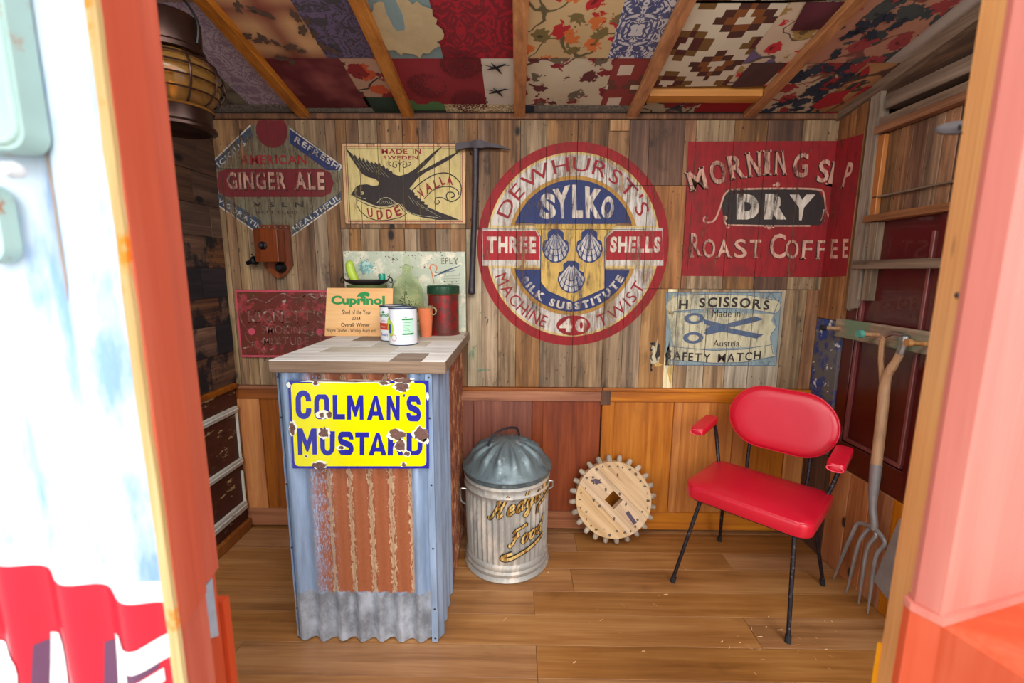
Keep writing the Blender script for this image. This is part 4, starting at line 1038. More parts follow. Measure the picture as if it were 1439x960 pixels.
row('cream_fl', 0, .33, YF, YM); row('toile', .33, .52, YF, YM); row('vine', 0, .36, YM, -.06); row('kilim_red', .36, .51, YM, -.06); row('navy', 0, .07, -.06, 0); row('lace', .07, .5, -.06, 0)
patch('kilim', [(966,3),(1108,3),(1020,119),(896,121)]); 
patch('garden', [(1108,3),(1200,0),(1085,120),(1018,119)]); 
o = patch('maroon', [(1133,0),(1190,0),(1153,38),(1112,40)]); o.location.z -= .004
o = patch('plum', [(1057,86),(1106,86),(1073,118),(1027,120)]); o.location.z -= .004
row('bw', .53, .80, -.125, 0); row('redplain', .80, 1.02, -.125, 0)
row('kilim', .53, 1.02, -1.0, -.62)
f8 = row('rose', 1.05, fab(1275,80)[0]-.06, YF, -.335); row('sheet', fab(1275,80)[0]-.06, XR-.02, YF, -.335)
f9 = row('navy_leaf', 1.05, fab(1205,100)[0]+.0, -.335, -.01); f10 = row('bird', fab(1205,100)[0], XR-.02, -.335, -.01)
row('yellow', 1.07, 1.25, -.03, .0) if False else None
for (key, x0, x1) in (('wine',-.985,-.5),('duck',-.5,.0),('crimson',0,.5),('cream_fl',.5,1.04),('maroon',1.04,XR-.02),('lilac',XL,-.985)): row(key, x0, x1, -1.6, YF-(.2 if key in('lilac','cream_fl') else 0))
# printed motifs
def leaf(cx_, cy_, s_, rot, n_=5):
    pts = []
    for k in range(n_*8):
        a = 2*pi*k/(n_*8); r = s_*(.62+.38*abs(sin(a*n_/2))); pts.append((cx_+r*1.4*cos(a)*cos(rot)-r*sin(a)*.7*sin(rot), cy_+r*1.4*cos(a)*sin(rot)+r*sin(a)*.7*cos(rot)))
    return poly(pts)
M['leaf_dark'] = flat('leaf_print', (78,54,40), .9); M['navy_print'] = flat('navy_print', (30,36,50), .9); M['red_print'] = flat('red_print', (150,16,26), .9)
M['maroon_print'] = flat('maroon_print', (92,16,26), .9); M['black_print'] = flat('black_print', (34,28,30), .9)
lf = []
for (u, v) in ((335,5),(360,10),(345,47),(370,50),(408,62),(425,38),(415,18),(455,62),(395,78)): a = fab(u, v); lf += [leaf(a[0], a[1], .022, u*.7), leaf(a[0]+.03, a[1]+.02, .016, u*.3)]
motif(f1, lf, 'leaf_dark')
def medal(cx_, cy_, rx, ry):
    out = []
    for ring_, n_ in ((1,16),(.62,10),(.3,6)):
        for k in range(n_):
            a = 2*pi*k/n_; out.append(annulus(cx_+rx*ring_*cos(a), cy_+ry*ring_*sin(a), rx*.16, ry*.16, .5, 10))
    return out
dk = fab(572,30); motif(f3, [blob(dk[0]-.01, dk[1]+.02, .12, .13, 40, .12, 5)], 'cream_print')
ms = []
for (u, v) in ((600,118),(648,88),(660,140)): a = fab(u, v); ms += medal(a[0], a[1], .07, .07)
motif(f5, ms, 'maroon_print')
sw = []
for (u, v) in ((698,92),(700,126)):
    a = fab(u, v); sw += [stroke([(a[0]-.04,a[1]+.01),(a[0]-.01,a[1]),(a[0]+.03,a[1]-.02),(a[0]+.05,a[1]-.015)], [.004,.012,.01,.002]), stroke([(a[0]-.02,a[1]-.03),(a[0],a[1]),(a[0]+.02,a[1]+.035)], [.002,.014,.002]), stroke([(a[0]-.05,a[1]-.02),(a[0],a[1])], [.002,.008])]
motif(f6, sw, 'black_print')
nl_ = []
for (u, v) in ((1195,45),(1215,30),(1235,25),(1250,20),(1175,72),(1205,40),(1225,45),(1262,30)): a = fab(u, v); nl_ += [leaf(a[0], a[1], .024, u*.37, 6)]
motif(f8, nl_, 'navy_print')
nl_ = []
for (u, v) in ((1165,93),(1185,92),(1160,110),(1145,120),(1172,118),(1185,108),(1110,140),(1135,128),(1120,150),(1150,135)): a = fab(u, v); nl_ += [leaf(a[0], a[1], .026, u*.37, 6)]
motif(f9, nl_, 'navy_print')
motif(f10, [poly(fp([(1140,146),(1165,128),(1195,122),(1208,112),(1215,118),(1228,117),(1205,130),(1180,142),(1150,150)])), poly(fp([(1130,166),(1150,156),(1178,153),(1182,166)])), poly(fp([(1212,96),(1222,88),(1222,98),(1208,104)]))], 'red_print')

# ------------------------------------------------------------------ counter
t = thing('bar_counter', 'small counter clad in blue and rusty corrugated iron with a patchwork plank top', 'counter', (-.53,-.4,0))
CX0, CX1, CYF, CYB = -.812, -.281, -.728, -.035
def corr(x0, x1, z0, z1, y, pitch, amp, mapf=lambda s_,d,z:(s_,d,z), nz=6, ph=0, thick=.0015, waver=0):
    n_ = max(8, int((x1-x0)/pitch*12)); bm = bmesh.new(); rows = []
    for j in range(nz+1):
        z = z0+(z1-z0)*j/nz; r_ = []
        for i in range(n_+1):
            s_ = x0+(x1-x0)*i/n_; d = y+amp*cos(2*pi*(s_-x0)/pitch+ph)
            zq = z + (waver*sin(s_*40) if j == 0 else 0)
            r_.append((bm.verts.new(mapf(s_,d,zq)), bm.verts.new(mapf(s_,d+thick,zq))))
        rows.append(r_)
    for j in range(nz):
        for i in range(n_):
            for k in (0,1): bm.faces.new((rows[j][i][k],rows[j][i+1][k],rows[j+1][i+1][k],rows[j+1][i][k]))
    for i in range(n_):
        bm.faces.new((rows[0][i][0],rows[0][i+1][0],rows[0][i+1][1],rows[0][i][1])); bm.faces.new((rows[nz][i][0],rows[nz][i+1][0],rows[nz][i+1][1],rows[nz][i][1]))
    return bm
bm = corr(0, CX1-CX0-.02, .004, 1.018, CYF, .0715, .0115, waver=.002); 
fs = obj('front_sheet', bm, M['zinc_front'], t, True, local=True); fs.location = (CX0+.53, .4, 0)
obj('carcass', B(CX0+.012, CX1-.02, CYF+.02, CYB, .0, 1.017), M['backing'], t)
xs_ = lambda s_,d,z: (CX1+.006-d, CYF+s_, z)
obj('side_sheet', corr(.0, .30, .004, 1.018, 0, .0715, .009, xs_), M['zinc_side'], t, True)
obj('side_sheet', corr(.30, .69, .01, 1.018, .003, .0715, .009, xs_), M['rust_sheet'], t, True, label='rust-brown corrugated sheet')
obj('side_sheet', corr(.0, .69, .004, 1.018, 0, .0715, .009, lambda s_,d,z: (CX0+.004+d, CYF+s_, z)), M['zinc_side'], t, True)
obj('corner_strip', B(CX1-.024, CX1-.002, CYF-.009, CYF+.006, .004, 1.018), M['zinc_side'], t)
for z in (.02,.14,.38,.62,.86,1.0):
    for x in (CX0+.018, CX1-.012): obj('nail', xf(lathe([(0,.002),(.003,.001),(.004,0),(0,0)], n=8), Matrix.Translation((x, CYF-(.012 if x < -.5 else .009), z))@Matrix.Rotation(pi/2,4,'X')), M['iron'], t)
# top
TX0, TX1, TY0, TY1, TZ = -.818, -.234, -.748, -.018, 1.058
obj('top_core', B(TX0+.012, TX1-.012, TY0+.012, TY1, TZ-.036, TZ-.006), M['top_brown'], t)
obj('top_edging', Bb(TX0, TX1, TY0, TY0+.014, TZ-.042, TZ-.001, .002, 1), M['top_edge'], t)
obj('top_edging', Bb(TX0, TX0+.014, TY0+.0145, TY1, TZ-.042, TZ-.001, .002, 1), M['top_edge'], t)
obj('top_edging', Bb(TX1-.014, TX1, TY0+.0145, TY1, TZ-.042, TZ-.001, .002, 1), M['top_edge'], t)
rows_ = [(-.748,-.60,[(-.818,-.42,'top_grey'),(-.42,-.315,'top_brown'),(-.315,-.234,'top_grey')]),(-.60,-.47,[(-.818,-.72,'top_grey'),(-.72,-.46,'top_tan'),(-.46,-.234,'top_grey')]),
         (-.47,-.33,[(-.818,-.57,'top_grey'),(-.57,-.36,'top_tan'),(-.36,-.234,'top_grey')]),(-.33,-.17,[(-.818,-.70,'top_grey'),(-.70,-.50,'top_brown'),(-.50,-.234,'top_tan')]),(-.17,-.018,[(-.818,-.52,'top_tan'),(-.52,-.33,'top_grey'),(-.33,-.234,'top_tan')])]
for ya, yb, cells in rows_:
    for xa_, xb_, m_ in cells:
        obj('top_plank', Bb(xa_+.0008, xb_-.0008, ya+.0008, yb-.0008, TZ-.008, TZ-random.uniform(0,.0012), .0012, 1), M[m_], t)

# enamel sign on the counter
YS = -.747
def sp_(u, v): p = P(u, v, 1, YS); return (p.x, p.z)
t = thing('enamel_sign', 'yellow and blue enamel mustard sign with rust chips on the corrugated counter front', 'sign', (-.53, YS, .95))
q = lambda pts: [sp_(*p) for p in C(400,525,6.852,pts)]
out = q([(30,68),(1385,70),(1390,915),(78,915)])
obj('sign_plate', prism(out, YS+.004, YS, lambda a,b,d: (a,d,b)), M['enamel_blue'], t)
def yd(layer): return lambda a, b: (a, YS-.0004*layer, b)
a = q([(58,92),(1360,92),(1365,892),(98,892)])
def roundpoly(P4, r=.018, n_=5):
    o_ = []
    for i in range(4):
        p, a_, b_ = Vector(P4[i]), Vector(P4[i-1]), Vector(P4[(i+1)%4]); pa = p+(a_-p).normalized()*r; pb = p+(b_-p).normalized()*r
        for k in range(n_+1): s_ = k/n_; o_.append(tuple(pa*(1-s_)**2+p*2*s_*(1-s_)+pb*s_*s_))
    return o_
decal(t, 'yellow_field', poly(roundpoly(a)), M['enamel_yellow'], yd(1))
CL = [('C',(108,440),(262,440),(252,160),(105,160)),('O',(285,440),(430,440),(430,200),(285,200)),('L',(465,442),(582,442),(580,205),(462,205)),('M',(602,445),(762,445),(758,208),(602,208)),('A',(792,447),(958,450),(925,212),(830,212)),('N',(982,450),(1108,455),(1110,210),(985,212)),("S",(1170,460),(1318,462),(1310,215),(1172,215)),
      ('M',(130,782),(312,780),(308,528),(120,528)),('U',(345,785),(482,785),(485,555),(340,555)),('S',(512,785),(670,785),(665,558),(510,558)),('T',(680,785),(812,785),(812,565),(680,565)),('A',(808,788),(982,788),(945,568),(850,568)),('R',(992,788),(1150,788),(1145,570),(995,570)),('D',(1175,788),(1328,785),(1328,572),(1175,572))]
decal(t, 'lettering', join([blockltr(c_[0], q(c_[1:])) for c_ in CL]+[poly(q([(1135,200),(1162,200),(1158,222),(1140,228),(1148,214)]))]), M['enamel_blue'], yd(2))
def chips(spec, mat, lay, j=.3):
    sh_ = []
    for (x, y, rx, ry) in spec:
        p_ = sp_(400+x/6.852, 525+y/6.852); s_ = 1.413/620/6.852
        sh_.append(blob(p_[0], p_[1], rx*s_, ry*s_, 18, j, int(x+y)))
    decal(t, 'rust_chip' if mat == 'rust_chip' else 'bare_enamel', join(sh_), M[mat], yd(lay))
chips([(1130,130,85,55),(600,75,420,16),(1150,70,120,30),(300,95,30,28),(80,530,40,80),(380,395,75,48),(380,575,62,68),(1070,590,98,62),(1120,690,70,68),(1180,770,45,35),(1310,580,85,80),(1360,650,40,30),(340,880,80,48),(1145,875,30,30),(210,795,22,18),(540,715,50,26),(1375,220,14,40),(40,110,20,30),(960,95,60,22)], 'enamel_white', 3, .25)
chips([(1130,128,75,45),(600,72,400,10),(1150,66,105,24),(300,93,22,20),(76,530,30,68),(360,400,24,26),(432,395,26,34),(382,570,50,56),(1078,585,84,50),(1120,690,56,56),(1180,770,36,26),(1318,580,72,68),(340,885,70,40),(1148,878,22,24),(208,795,14,11),(545,712,30,16),(960,92,48,16)], 'rust_chip', 4, .32)
a, b = q([(105,910),(250,898)]); decal(t, 'small_print', linecaps('PURE ENAMEL', a[0], b[0], a[1], b[1]), M['enamel_white'], yd(3)) if False else None

# ------------------------------------------------------------------ things on the counter
# wooden award plaque
t = thing('award_plaque', 'light beech award plaque with green and black print, standing behind the paint tins', 'plaque', (-.72,-.2,TZ))
PY = -.2
pl = [P(457,405,1,PY), P(550,407,1,PY), P(546,477,1,PY), P(455,471,1,PY)]
xL_, xR_, zt_ = pl[3].x+.004, pl[1].x, pl[0].z
def tilt(a, b, d): return (a, PY+.0+(b-TZ)*.12+d, b)
obj('plaque_board', prism([(xL_,TZ),(xR_-.006,TZ),(xR_,zt_),(xL_+.012,zt_)], 0, .016, tilt), M['plaque'], t)
obj('back_strut', prism([(-.72,TZ),(-.70,TZ),(-.70,zt_-.06),(-.72,zt_-.06)], 0, .01, lambda a,b,d: (a, PY+.034-(b-TZ)*.02+d, b)), M['plaque'], t)
q = lambda pts: [(lambda p: (p.x,p.z))(P(440+x/6, 340+y/6, 1, PY+.012)) for x, y in pts]
def pd(l): return lambda a, b: tilt(a, b, -.0005*l)
def ptxt(s_, x0, x1, y0, y1, mat, bold=0, name='lettering'):
    a_, b_ = q([(x0,y1),(x1,y0)]); decal(t, name, fit(s_, a_[0], b_[0], a_[1], b_[1], bold), M[mat], pd(1))
ptxt('Cuprinol', 150, 600, 455, 550, 'green_ink', .045, 'logo')
tr = smoothline(q([(365,465),(380,435),(430,422),(468,435),(465,462),(430,455),(415,475),(420,500),(402,500),(400,472),(385,460)]), 4, True)
decal(t, 'logo', poly(tr), M['green_ink'], pd(2))
ptxt('Shed of the Year', 245, 488, 575, 612, 'dark_ink', .012); ptxt('2024', 328, 400, 630, 658, 'dark_ink', .012); ptxt('Overall  Winner', 242, 480, 682, 715, 'dark_ink', .012)
ptxt('Wayne Dawber - Wrinkly, Rusty and', 120, 530, 730, 768, 'dark_ink', .008)

def tin(x, y, r, h, label, kind):
    t = thing('paint_tin', label, 'paint tin', (x,y,TZ), 0)
    z = TZ
    obj('tin_body', lathe([(0,z),(r,z),(r,z+h),(0,z+h-.001)], x, y, 40), M['tin_white'], t, True)
    obj('rim', lathe([(r-.004,z+h-.001),(r-.006,z+h+.004),(r+.0015,z+h+.004),(r+.002,z+h-.001)], x, y, 40), M['tin_rim'], t, True)
    obj('base_rim', lathe([(r,z),(r+.0015,z),(r+.0015,z+.003),(r,z+.003)], x, y, 40), M['tin_rim'], t, True)
    obj('lid', lathe([(0,z+h-.003),(r-.010,z+h-.003),(r-.007,z+h+.001),(r-.004,z+h+.002)], x, y, 40), M['tin_rim'], t, True)
    def dm(l):
        return lambda a, b: (x+(r+.0004*l)*sin(a/r), y-(r+.0004*l)*cos(a/r), z+b)
    cuts = [k*.006-.09 for k in range(31)]
    D = lambda nm, sh_, m_, l=1: decal(t, nm, sh_, M[m_], dm(l), cuts)
    if kind == 0:   # label turned to the front
        D('label_print', fit('Cuprinol', -.066, -.006, .098, .118, .03), 'green_ink'); D('label_print', poly([(-.04,.118),(-.035,.126),(-.026,.126),(-.022,.119),(-.03,.117)]), 'green_ink')
        D('label_band', rect(-.07,-.008,.048,.076), 'red_ink'); D('label_print', fit('Classic', -.045, -.022, .058, .064, .02), 'tin_white', 2)
        D('label_panel', blob(.004,.07,.016,.036,14,.1,3), 'lime'); D('label_print', fit('Finish', -.055, -.012, .022, .034, .02), 'blue_ink'); D('label_print', fit('Garden', -.05, -.02, .082, .09), 'red_ink')
    else:
        D('label_print', fit('nol', -.062, -.046, .098, .116, .03), 'green_ink')
        D('label_panel', poly(ellp(-.044,.064,.018,.034,16)), 'lime'); D('label_panel', rect(-.058,-.040,.046,.082), 'blue_ink', 2)
        D('label_print', annulus(-.026,.030,.013,.013,.86,20), 'red_ink', 1); D('label_panel', rect(.012,.056,.048,.1), 'green_pale')
        for k, (a_, b_) in enumerate(((.1,.106),(.092,.094),(.042,.048),(.036,.038))): D('label_band', rect(.010,.058,a_,b_), 'green_ink' if k%2 == 0 else 'green_pale', 2)
        D('label_print', fit('Care', .016,.03,.108,.114,.02), 'green_ink')
        for k in range(7): D('label_print', rect(.016,.044-.004*(k%3),.054+.006*k,.0555+.006*k), 'green_ink', 2)
    return t
tin(-.529,-.288,.056,.144,'white paint tin with a red band on its label, the rear of the two', 0)
tin(-.462,-.392,.0555,.144,'white paint tin with a plain pale side, nearest the counter front', 1)

t = thing('terracotta_pot', 'small terracotta plant pot beside the white paint tins', 'plant pot', (-.41,-.2,TZ))
obj('pot_body', lathe([(0,TZ),(.024,TZ),(.0335,TZ+.128),(.030,TZ+.128),(.028,TZ+.11),(0,TZ+.108)], -.41, -.2, 28), M['terracotta'], t, True)
bm = bmesh.new()
for k in range(9):
    a = k*2.4; tube(bm, [(-.41+.012*cos(a),-.2+.012*sin(a),TZ+.105),(-.41+.02*cos(a),-.2+.02*sin(a),TZ+.13+.01*sin(k)),(-.41+.035*cos(a+.3),-.2+.02*sin(a),TZ+.14+.015*sin(k*2))], [.003,.002,.001], 5)
obj('dry_plant', bm, M['soil'], t)
bm = bmesh.new()
for k in range(5): tube(bm, [(-.372+.012*cos(k*1.3+j*.6),-.225+.004*j,TZ+.115+.016*sin(k*1.3+j*.6)) for j in range(8)], .0018, 5)
obj('twisted_twig', bm, M['soil'], t)

t = thing('canister', 'rusty red round canister with a dark green lid at the right of the counter', 'tin', (-.343,-.10,TZ))
cxx, cyy, r = -.345, -.105, .071
obj('can_body', lathe([(0,TZ),(r+.003,TZ),(r+.003,TZ+.006),(r-.001,TZ+.010),(r,TZ+.19),(0,TZ+.19)], cxx, cyy, 40), M['canister'], t, True)
obj('lid', lathe([(r+.003,TZ+.188),(r+.004,TZ+.19),(r+.004,TZ+.222),(r,TZ+.226),(r-.005,TZ+.222),(0,TZ+.222)], cxx, cyy, 40), M['lid_green'], t, True)
obj('brass_line', lathe([(r+.0035,TZ+.184),(r+.005,TZ+.186),(r+.0035,TZ+.188)], cxx, cyy, 40), M['brass'], t, True)

t = thing('glass_bottle', 'clear glass bottle with stopper and dried stems between the plaque and the red canister', 'bottle', (-.51,-.10,TZ))
cxx, cyy = -.512, -.10
obj('bottle_body', lathe([(0,TZ),(.068,TZ),(.073,TZ+.006),(.073,TZ+.21),(.068,TZ+.235),(.05,TZ+.258),(.028,TZ+.27),(.024,TZ+.275),(.024,TZ+.30),(.034,TZ+.307),(.033,TZ+.313),(.02,TZ+.313),(.02,TZ+.275),(.046,TZ+.254),(.064,TZ+.232),(.069,TZ+.21),(.069,TZ+.01),(0,TZ+.008)], cxx, cyy, 40), M['glass'], t, True)
obj('stopper', join_bm := lathe([(0,TZ+.285),(.017,TZ+.29),(.019,TZ+.314),(.012,TZ+.318),(.008,TZ+.322),(.016,TZ+.333),(.018,TZ+.343),(.013,TZ+.354),(0,TZ+.358)], cxx, cyy, 24), M['glass'], t, True)
bm = bmesh.new(); rd = random.Random(5)
for k in range(3):
    p0 = Vector((cxx+.02*(k-1), cyy+.01*k-.01, TZ+.012)); p1 = Vector((cxx-.015+.02*k, cyy, TZ+.19-.03*k)); tube(bm, [p0, p0.lerp(p1,.5)+Vector((.006,0,0)), p1], .0012, 5)
    for j in range(22):
        f_ = .35+.65*j/22; c0 = p0.lerp(p1, f_)+Vector((rd.uniform(-.022,.022), rd.uniform(-.015,.015), rd.uniform(-.01,.01)))
        tube(bm, [p0.lerp(p1, f_-.05), c0], [.0006,.0012], 4); bmesh.ops.create_icosphere(bm, subdivisions=1, radius=.0028, matrix=Matrix.Translation(c0))
obj('dried_stems', bm, M['nut'], t)

# metal dish with curios
t = thing('metal_dish', 'dark metal dish with ornate handles on a mossy stand behind the plaque', 'dish', (-.705,-.09,TZ))
cxx, cyy = -.705, -.09
obj('dish_bowl', xf(lathe([(0,1.282),(.06,1.284),(.094,1.296),(.102,1.304),(.104,1.308),(.1,1.307),(.09,1.299),(.058,1.288),(0,1.286)], 0, 0, 40), Matrix.Translation((cxx,cyy,0))@Matrix.Diagonal((1,.62,1,1))), M['iron'], t, True)
obj('stand', xf(lathe([(0,TZ),(.085,TZ),(.09,TZ+.01),(.07,TZ+.03),(.075,TZ+.12),(.092,TZ+.2),(.095,TZ+.225),(0,TZ+.227)], 0, 0, 28), Matrix.Translation((cxx,cyy,0))@Matrix.Diagonal((1,.55,1,1))), M['olive'], t, True)
for sg in (-1,1):
    bm = bmesh.new(); 
    tube(bm, smoothline([(cxx+sg*.098,cyy,1.306),(cxx+sg*.112,cyy,1.318),(cxx+sg*.122,cyy,1.306),(cxx+sg*.115,cyy,1.294),(cxx+sg*.106,cyy,1.300)],3), .003, 6); tube(bm, [(cxx+sg*.110,cyy,1.318),(cxx+sg*.106,cyy,1.336)], [.003,.001], 5)
    tube(bm, [(cxx+sg*.118,cyy,1.306),(cxx+sg*.124,cyy,1.302)], [.003,.001], 5)
    obj('handle', bm, M['iron_black'], t, True)
g = T(smoothline([(-.757,-.09,1.291),(-.765,-.09,1.315),(-.775,-.09,1.345),(-.778,-.09,1.372),(-.772,-.09,1.39)],4), [.021]*3+[.020]*3+[.0185]*4+[.0175]*3+[.017,.015,.011,.006][:4], 14) if False else None
pts = smoothline([(-.757,-.09,1.296),(-.765,-.09,1.318),(-.776,-.09,1.348),(-.779,-.09,1.375),(-.772,-.09,1.394)],4)
rs = [.019+.002*sin(pi*k/(len(pts)-1)) - (.012*((k-11)/5)**2 if k > 11 else 0) for k in range(len(pts))]
t2 = obj('gourd', T(pts, rs, 14), M['chartreuse'], None, True); tag(t2, 'chartreuse curved bottle gourd standing in the dish at its left end', 'gourd')
t2 = obj('glass_stopper', lathe([(0,1.300),(.016,1.302),(.0155,1.318),(.017,1.330),(.014,1.336),(0,1.337)], -.632, -.09, 20), M['teal_glass'], None, True); tag(t2, 'teal glass stopper lying in the dish near the glass bottle', 'stopper')
for k, (dx, lab) in enumerate(((-.022,'dark dried seed pod in the dish next to the green gourd'),(.006,'dark dried seed pod in the middle of the dish'),(.034,'small dark seed pod in the dish next to the teal stopper'))):
    bm = bmesh.new(); bmesh.ops.create_icosphere(bm, subdivisions=2, radius=.0125 if k < 2 else .009, matrix=Matrix.Translation((cxx+dx,cyy-.01,1.2985))@Matrix.Diagonal((1.2,1,.8,1)))
    for v_ in bm.verts: v_.co += Vector((0,0,.0015*sin(v_.co.x*900)))
    o = obj('seed_pod', bm, M['nut'], None, True); tag(o, lab, 'seed pod')

# ------------------------------------------------------------------ things on the back wall
# chipped mint board
t = thing('painted_board', 'flaking mint green painted board with faint lettering behind the bottle and dish', 'board', (-.55,-.012,1.24))
a = P(482,353,1,-.014); b = P(655,470,1,-.014)
obj('board_panel', Bb(a.x, b.x, -.016, -.0035, 1.02, a.z, .002, 1), M['mint'], t)
q = lambda pts: [(lambda p: (p.x,p.z))(P(440+x/6, 340+y/6, 1, -.0165)) for x, y in pts]
md = lambda l: (lambda a, b: (a, -.0163-.0004*l, b))
p_ = q([(445,215)])[0]; decal(t, 'teal_bloom', poly([(p_[0]+.030*(1+.35*(k%2))*(1+.2*sin(k*1.7))*cos(k*pi/17), p_[1]+.026*(1+.35*(k%2))*(1+.2*sin(k*1.7))*sin(k*pi/17)) for k in range(34)]), M['mint2'], md(1))
a_, b_ = q([(1080,185),(1225,135)]); decal(t, 'lettering', linecaps('EPLY', a_[0], b_[0], a_[1], b_[1], .02), M['p_grey'], md(1))
decal(t, 'faded_drawing', join([stroke(q([(1020,290),(1130,240),(1240,200)]), [.004,.008,.002]), stroke(q([(1030,260),(1150,245)]), .003), stroke(q([(1050,275),(1200,240)]), .002)]), M['p_steelblue'], md(1))
decal(t, 'faded_drawing', join([stroke(smoothline(q([(1020,350),(1000,260),(985,210),(1010,190),(1045,215),(1025,260)]),4), .005)]), M['terracotta'], md(1))
decal(t, 'faded_print', join([stroke(q([(1100,290+22*k),(1240,285+22*k)]), .0012) for k in range(4)]), M['p_grey'], md(1))
rd = random.Random(3); cps = []
for k in range(70):
    x, y = rd.uniform(252,1270), rd.choice([rd.uniform(85,140), rd.uniform(85,380)]); p_ = q([(x,y)])[0]; cps.append(blob(p_[0],p_[1],rd.uniform(.001,.004),rd.uniform(.001,.003),7,.4,k))
decal(t, 'paint_chips', join(cps), M['nut'], md(2))

# embossed tin sign
t = thing('embossed_tin_sign', 'red pressed-tin tobacco sign with raised letters low on the wall left of the counter', 'sign', (-1.14,-.01,1.09))
a = P(330,407,1,-.008); xa_, xb_, zt_, zb_ = a.x, -.88, P(330,407,1,-.008).z, P(345,502,1,-.008).z
obj('tin_plate', Bb(xa_, xb_, -.010, -.0035, zb_, zt_, .002, 1), M['tin_red'], t)
obj('raised_border', stroke_bm := prism(rrect(1,1,.0001,1), 0, 1, lambda a,b,d: (0,0,0)), None, t) if False else None
q = lambda pts: [(lambda p: (p.x,p.z))(P(325+x/8.727, 400+y/8.727, 1, -.011)) for x, y in pts]
def raised(name, shape, h, mat):
    ps = getattr(shape, 'parts', None)
    if ps and len(ps) > 1:
        for p in ps: raised('letter' if name == 'raised_lettering' else name, p, h, mat)
        return
    V, Fc = shape; n_ = len(V); V3 = [(a,-.010-h,b) for a,b in V]+[(a,-.009,b) for a,b in V]
    ed = {}
    for f in Fc:
        for i in range(len(f)): e_ = (f[i], f[(i+1)%len(f)]); ed[e_] = ed.get(e_, 0)+1
    Fs = list(Fc)
    for (i, j) in ed:
        if (j, i) not in ed: Fs.append((j, i, i+n_, j+n_))
    return obj(name, (V3, Fs), M[mat], t)
raised('raised_border', join([stroke([(xa_+.006,zb_+.006),(xb_-.004,zb_+.006),(xb_-.004,zt_-.006),(xa_+.006,zt_-.006)], .012, True)]), .003, 'tin_pink')
for s_, x0, x1, y0, y1 in (("HIGNETT'S",210,1120,322,468),('SMOKING',375,940,502,605),('MIXTURE',395,950,645,740)):
    a_, b_ = q([(x0,y1),(x1,y0)]); raised('raised_lettering', linecaps(s_, a_[0], b_[0], a_[1], b_[1], .01, .22), .0022, 'tin_red_hi')
fl = [stroke(smoothline(q([(130,240),(100,330),(130,460),(210,570),(170,600),(200,680),(290,760),(280,700)]),5), .004), stroke(smoothline(q([(1130,640),(1020,590),(1010,540),(1060,500),(1120,530)]),5), .004), stroke(smoothline(q([(100,130),(170,210),(290,170),(420,220),(520,160),(640,110),(760,160),(870,150),(930,120),(1050,170),(1130,150)]),5), .005),
      stroke(smoothline(q([(860,170),(930,205),(1040,190),(1120,130),(960,115),(870,150)]),5), .004), stroke(smoothline(q([(150,780),(280,760),(400,830),(520,780)]),5), .005)]
raised('raised_scrollwork', join(fl), .0025, 'tin_red_hi')
e = q([(252,575),(1085,580)]); raised('raised_boss', join([ell(e[0][0],e[0][1],.017,.017,20), ell(e[1][0],e[1][1],.017,.017,20)]), .003, 'tin_pink')

# wall telephone
t = thing('wall_telephone', 'antique dark wooden wall telephone box with black knob and bell below', 'telephone', (-1.17,-.01,1.44))
obj('back_board', prism([(-1.222,1.562),(-1.088,1.562),(-1.084,1.375),(-1.105,1.345),(-1.135,1.315),(-1.16,1.31),(-1.185,1.33),(-1.222,1.37)], -.005, -.02, lambda a,b,d:(a,d,b)), M['phone_wood'], t)
obj('box_body', Bb(-1.222,-1.112,-.085,-.0205,1.388,1.54,.004,2), M['phone_wood'], t)
obj('knob', xf(lathe([(0,0),(.016,0),(.018,.004),(.018,.008),(.011,.014),(.010,.026),(0,.028)], n=24), Matrix.Translation((-1.178,-.085,1.462))@Matrix.Rotation(pi/2,4,'X')), M['iron_black'], t, True)
obj('knob_tip', xf(lathe([(0,.03),(.006,.028),(.008,.022),(0,.02)], n=16), Matrix.Translation((-1.178,-.085,1.462))@Matrix.Rotation(pi/2,4,'X')), M['iron'], t, True)
obj('bell', xf(lathe([(0,.032),(.012,.031),(.022,.02),(.026,.004),(.026,0),(0,0)], n=28), Matrix.Translation((-1.137,-.0205,1.362))@Matrix.Rotation(pi/2,4,'X')), M['iron_black'], t, True)
obj('earpiece', xf(lathe([(0,0),(.02,.002),(.022,.012),(.012,.03),(.010,.05),(0,.052)], n=24), Matrix.Translation((-1.243,-.04,1.398))@Matrix.Rotation(radians(70),4,'Y')@Matrix.Rotation(pi,4,'Y')), M['iron_black'], t, True)
obj('earpiece_hook', T([(-1.222,-.045,1.40),(-1.25,-.045,1.41),(-1.262,-.045,1.425)], .003, 6), M['iron_black'], t, True)
for k in range(5): obj('brass_tack', xf(lathe([(0,.004),(.003,.002),(.004,0)], n=8), Matrix.Translation((-1.205+.026*k,-.0205,1.551))@Matrix.Rotation(pi/2,4,'X')), M['steel'], t)
obj('glass_edge_line', B(-1.1125,-1.1105,-.0858,-.085,1.392,1.536), M['brass'], t) if False else None

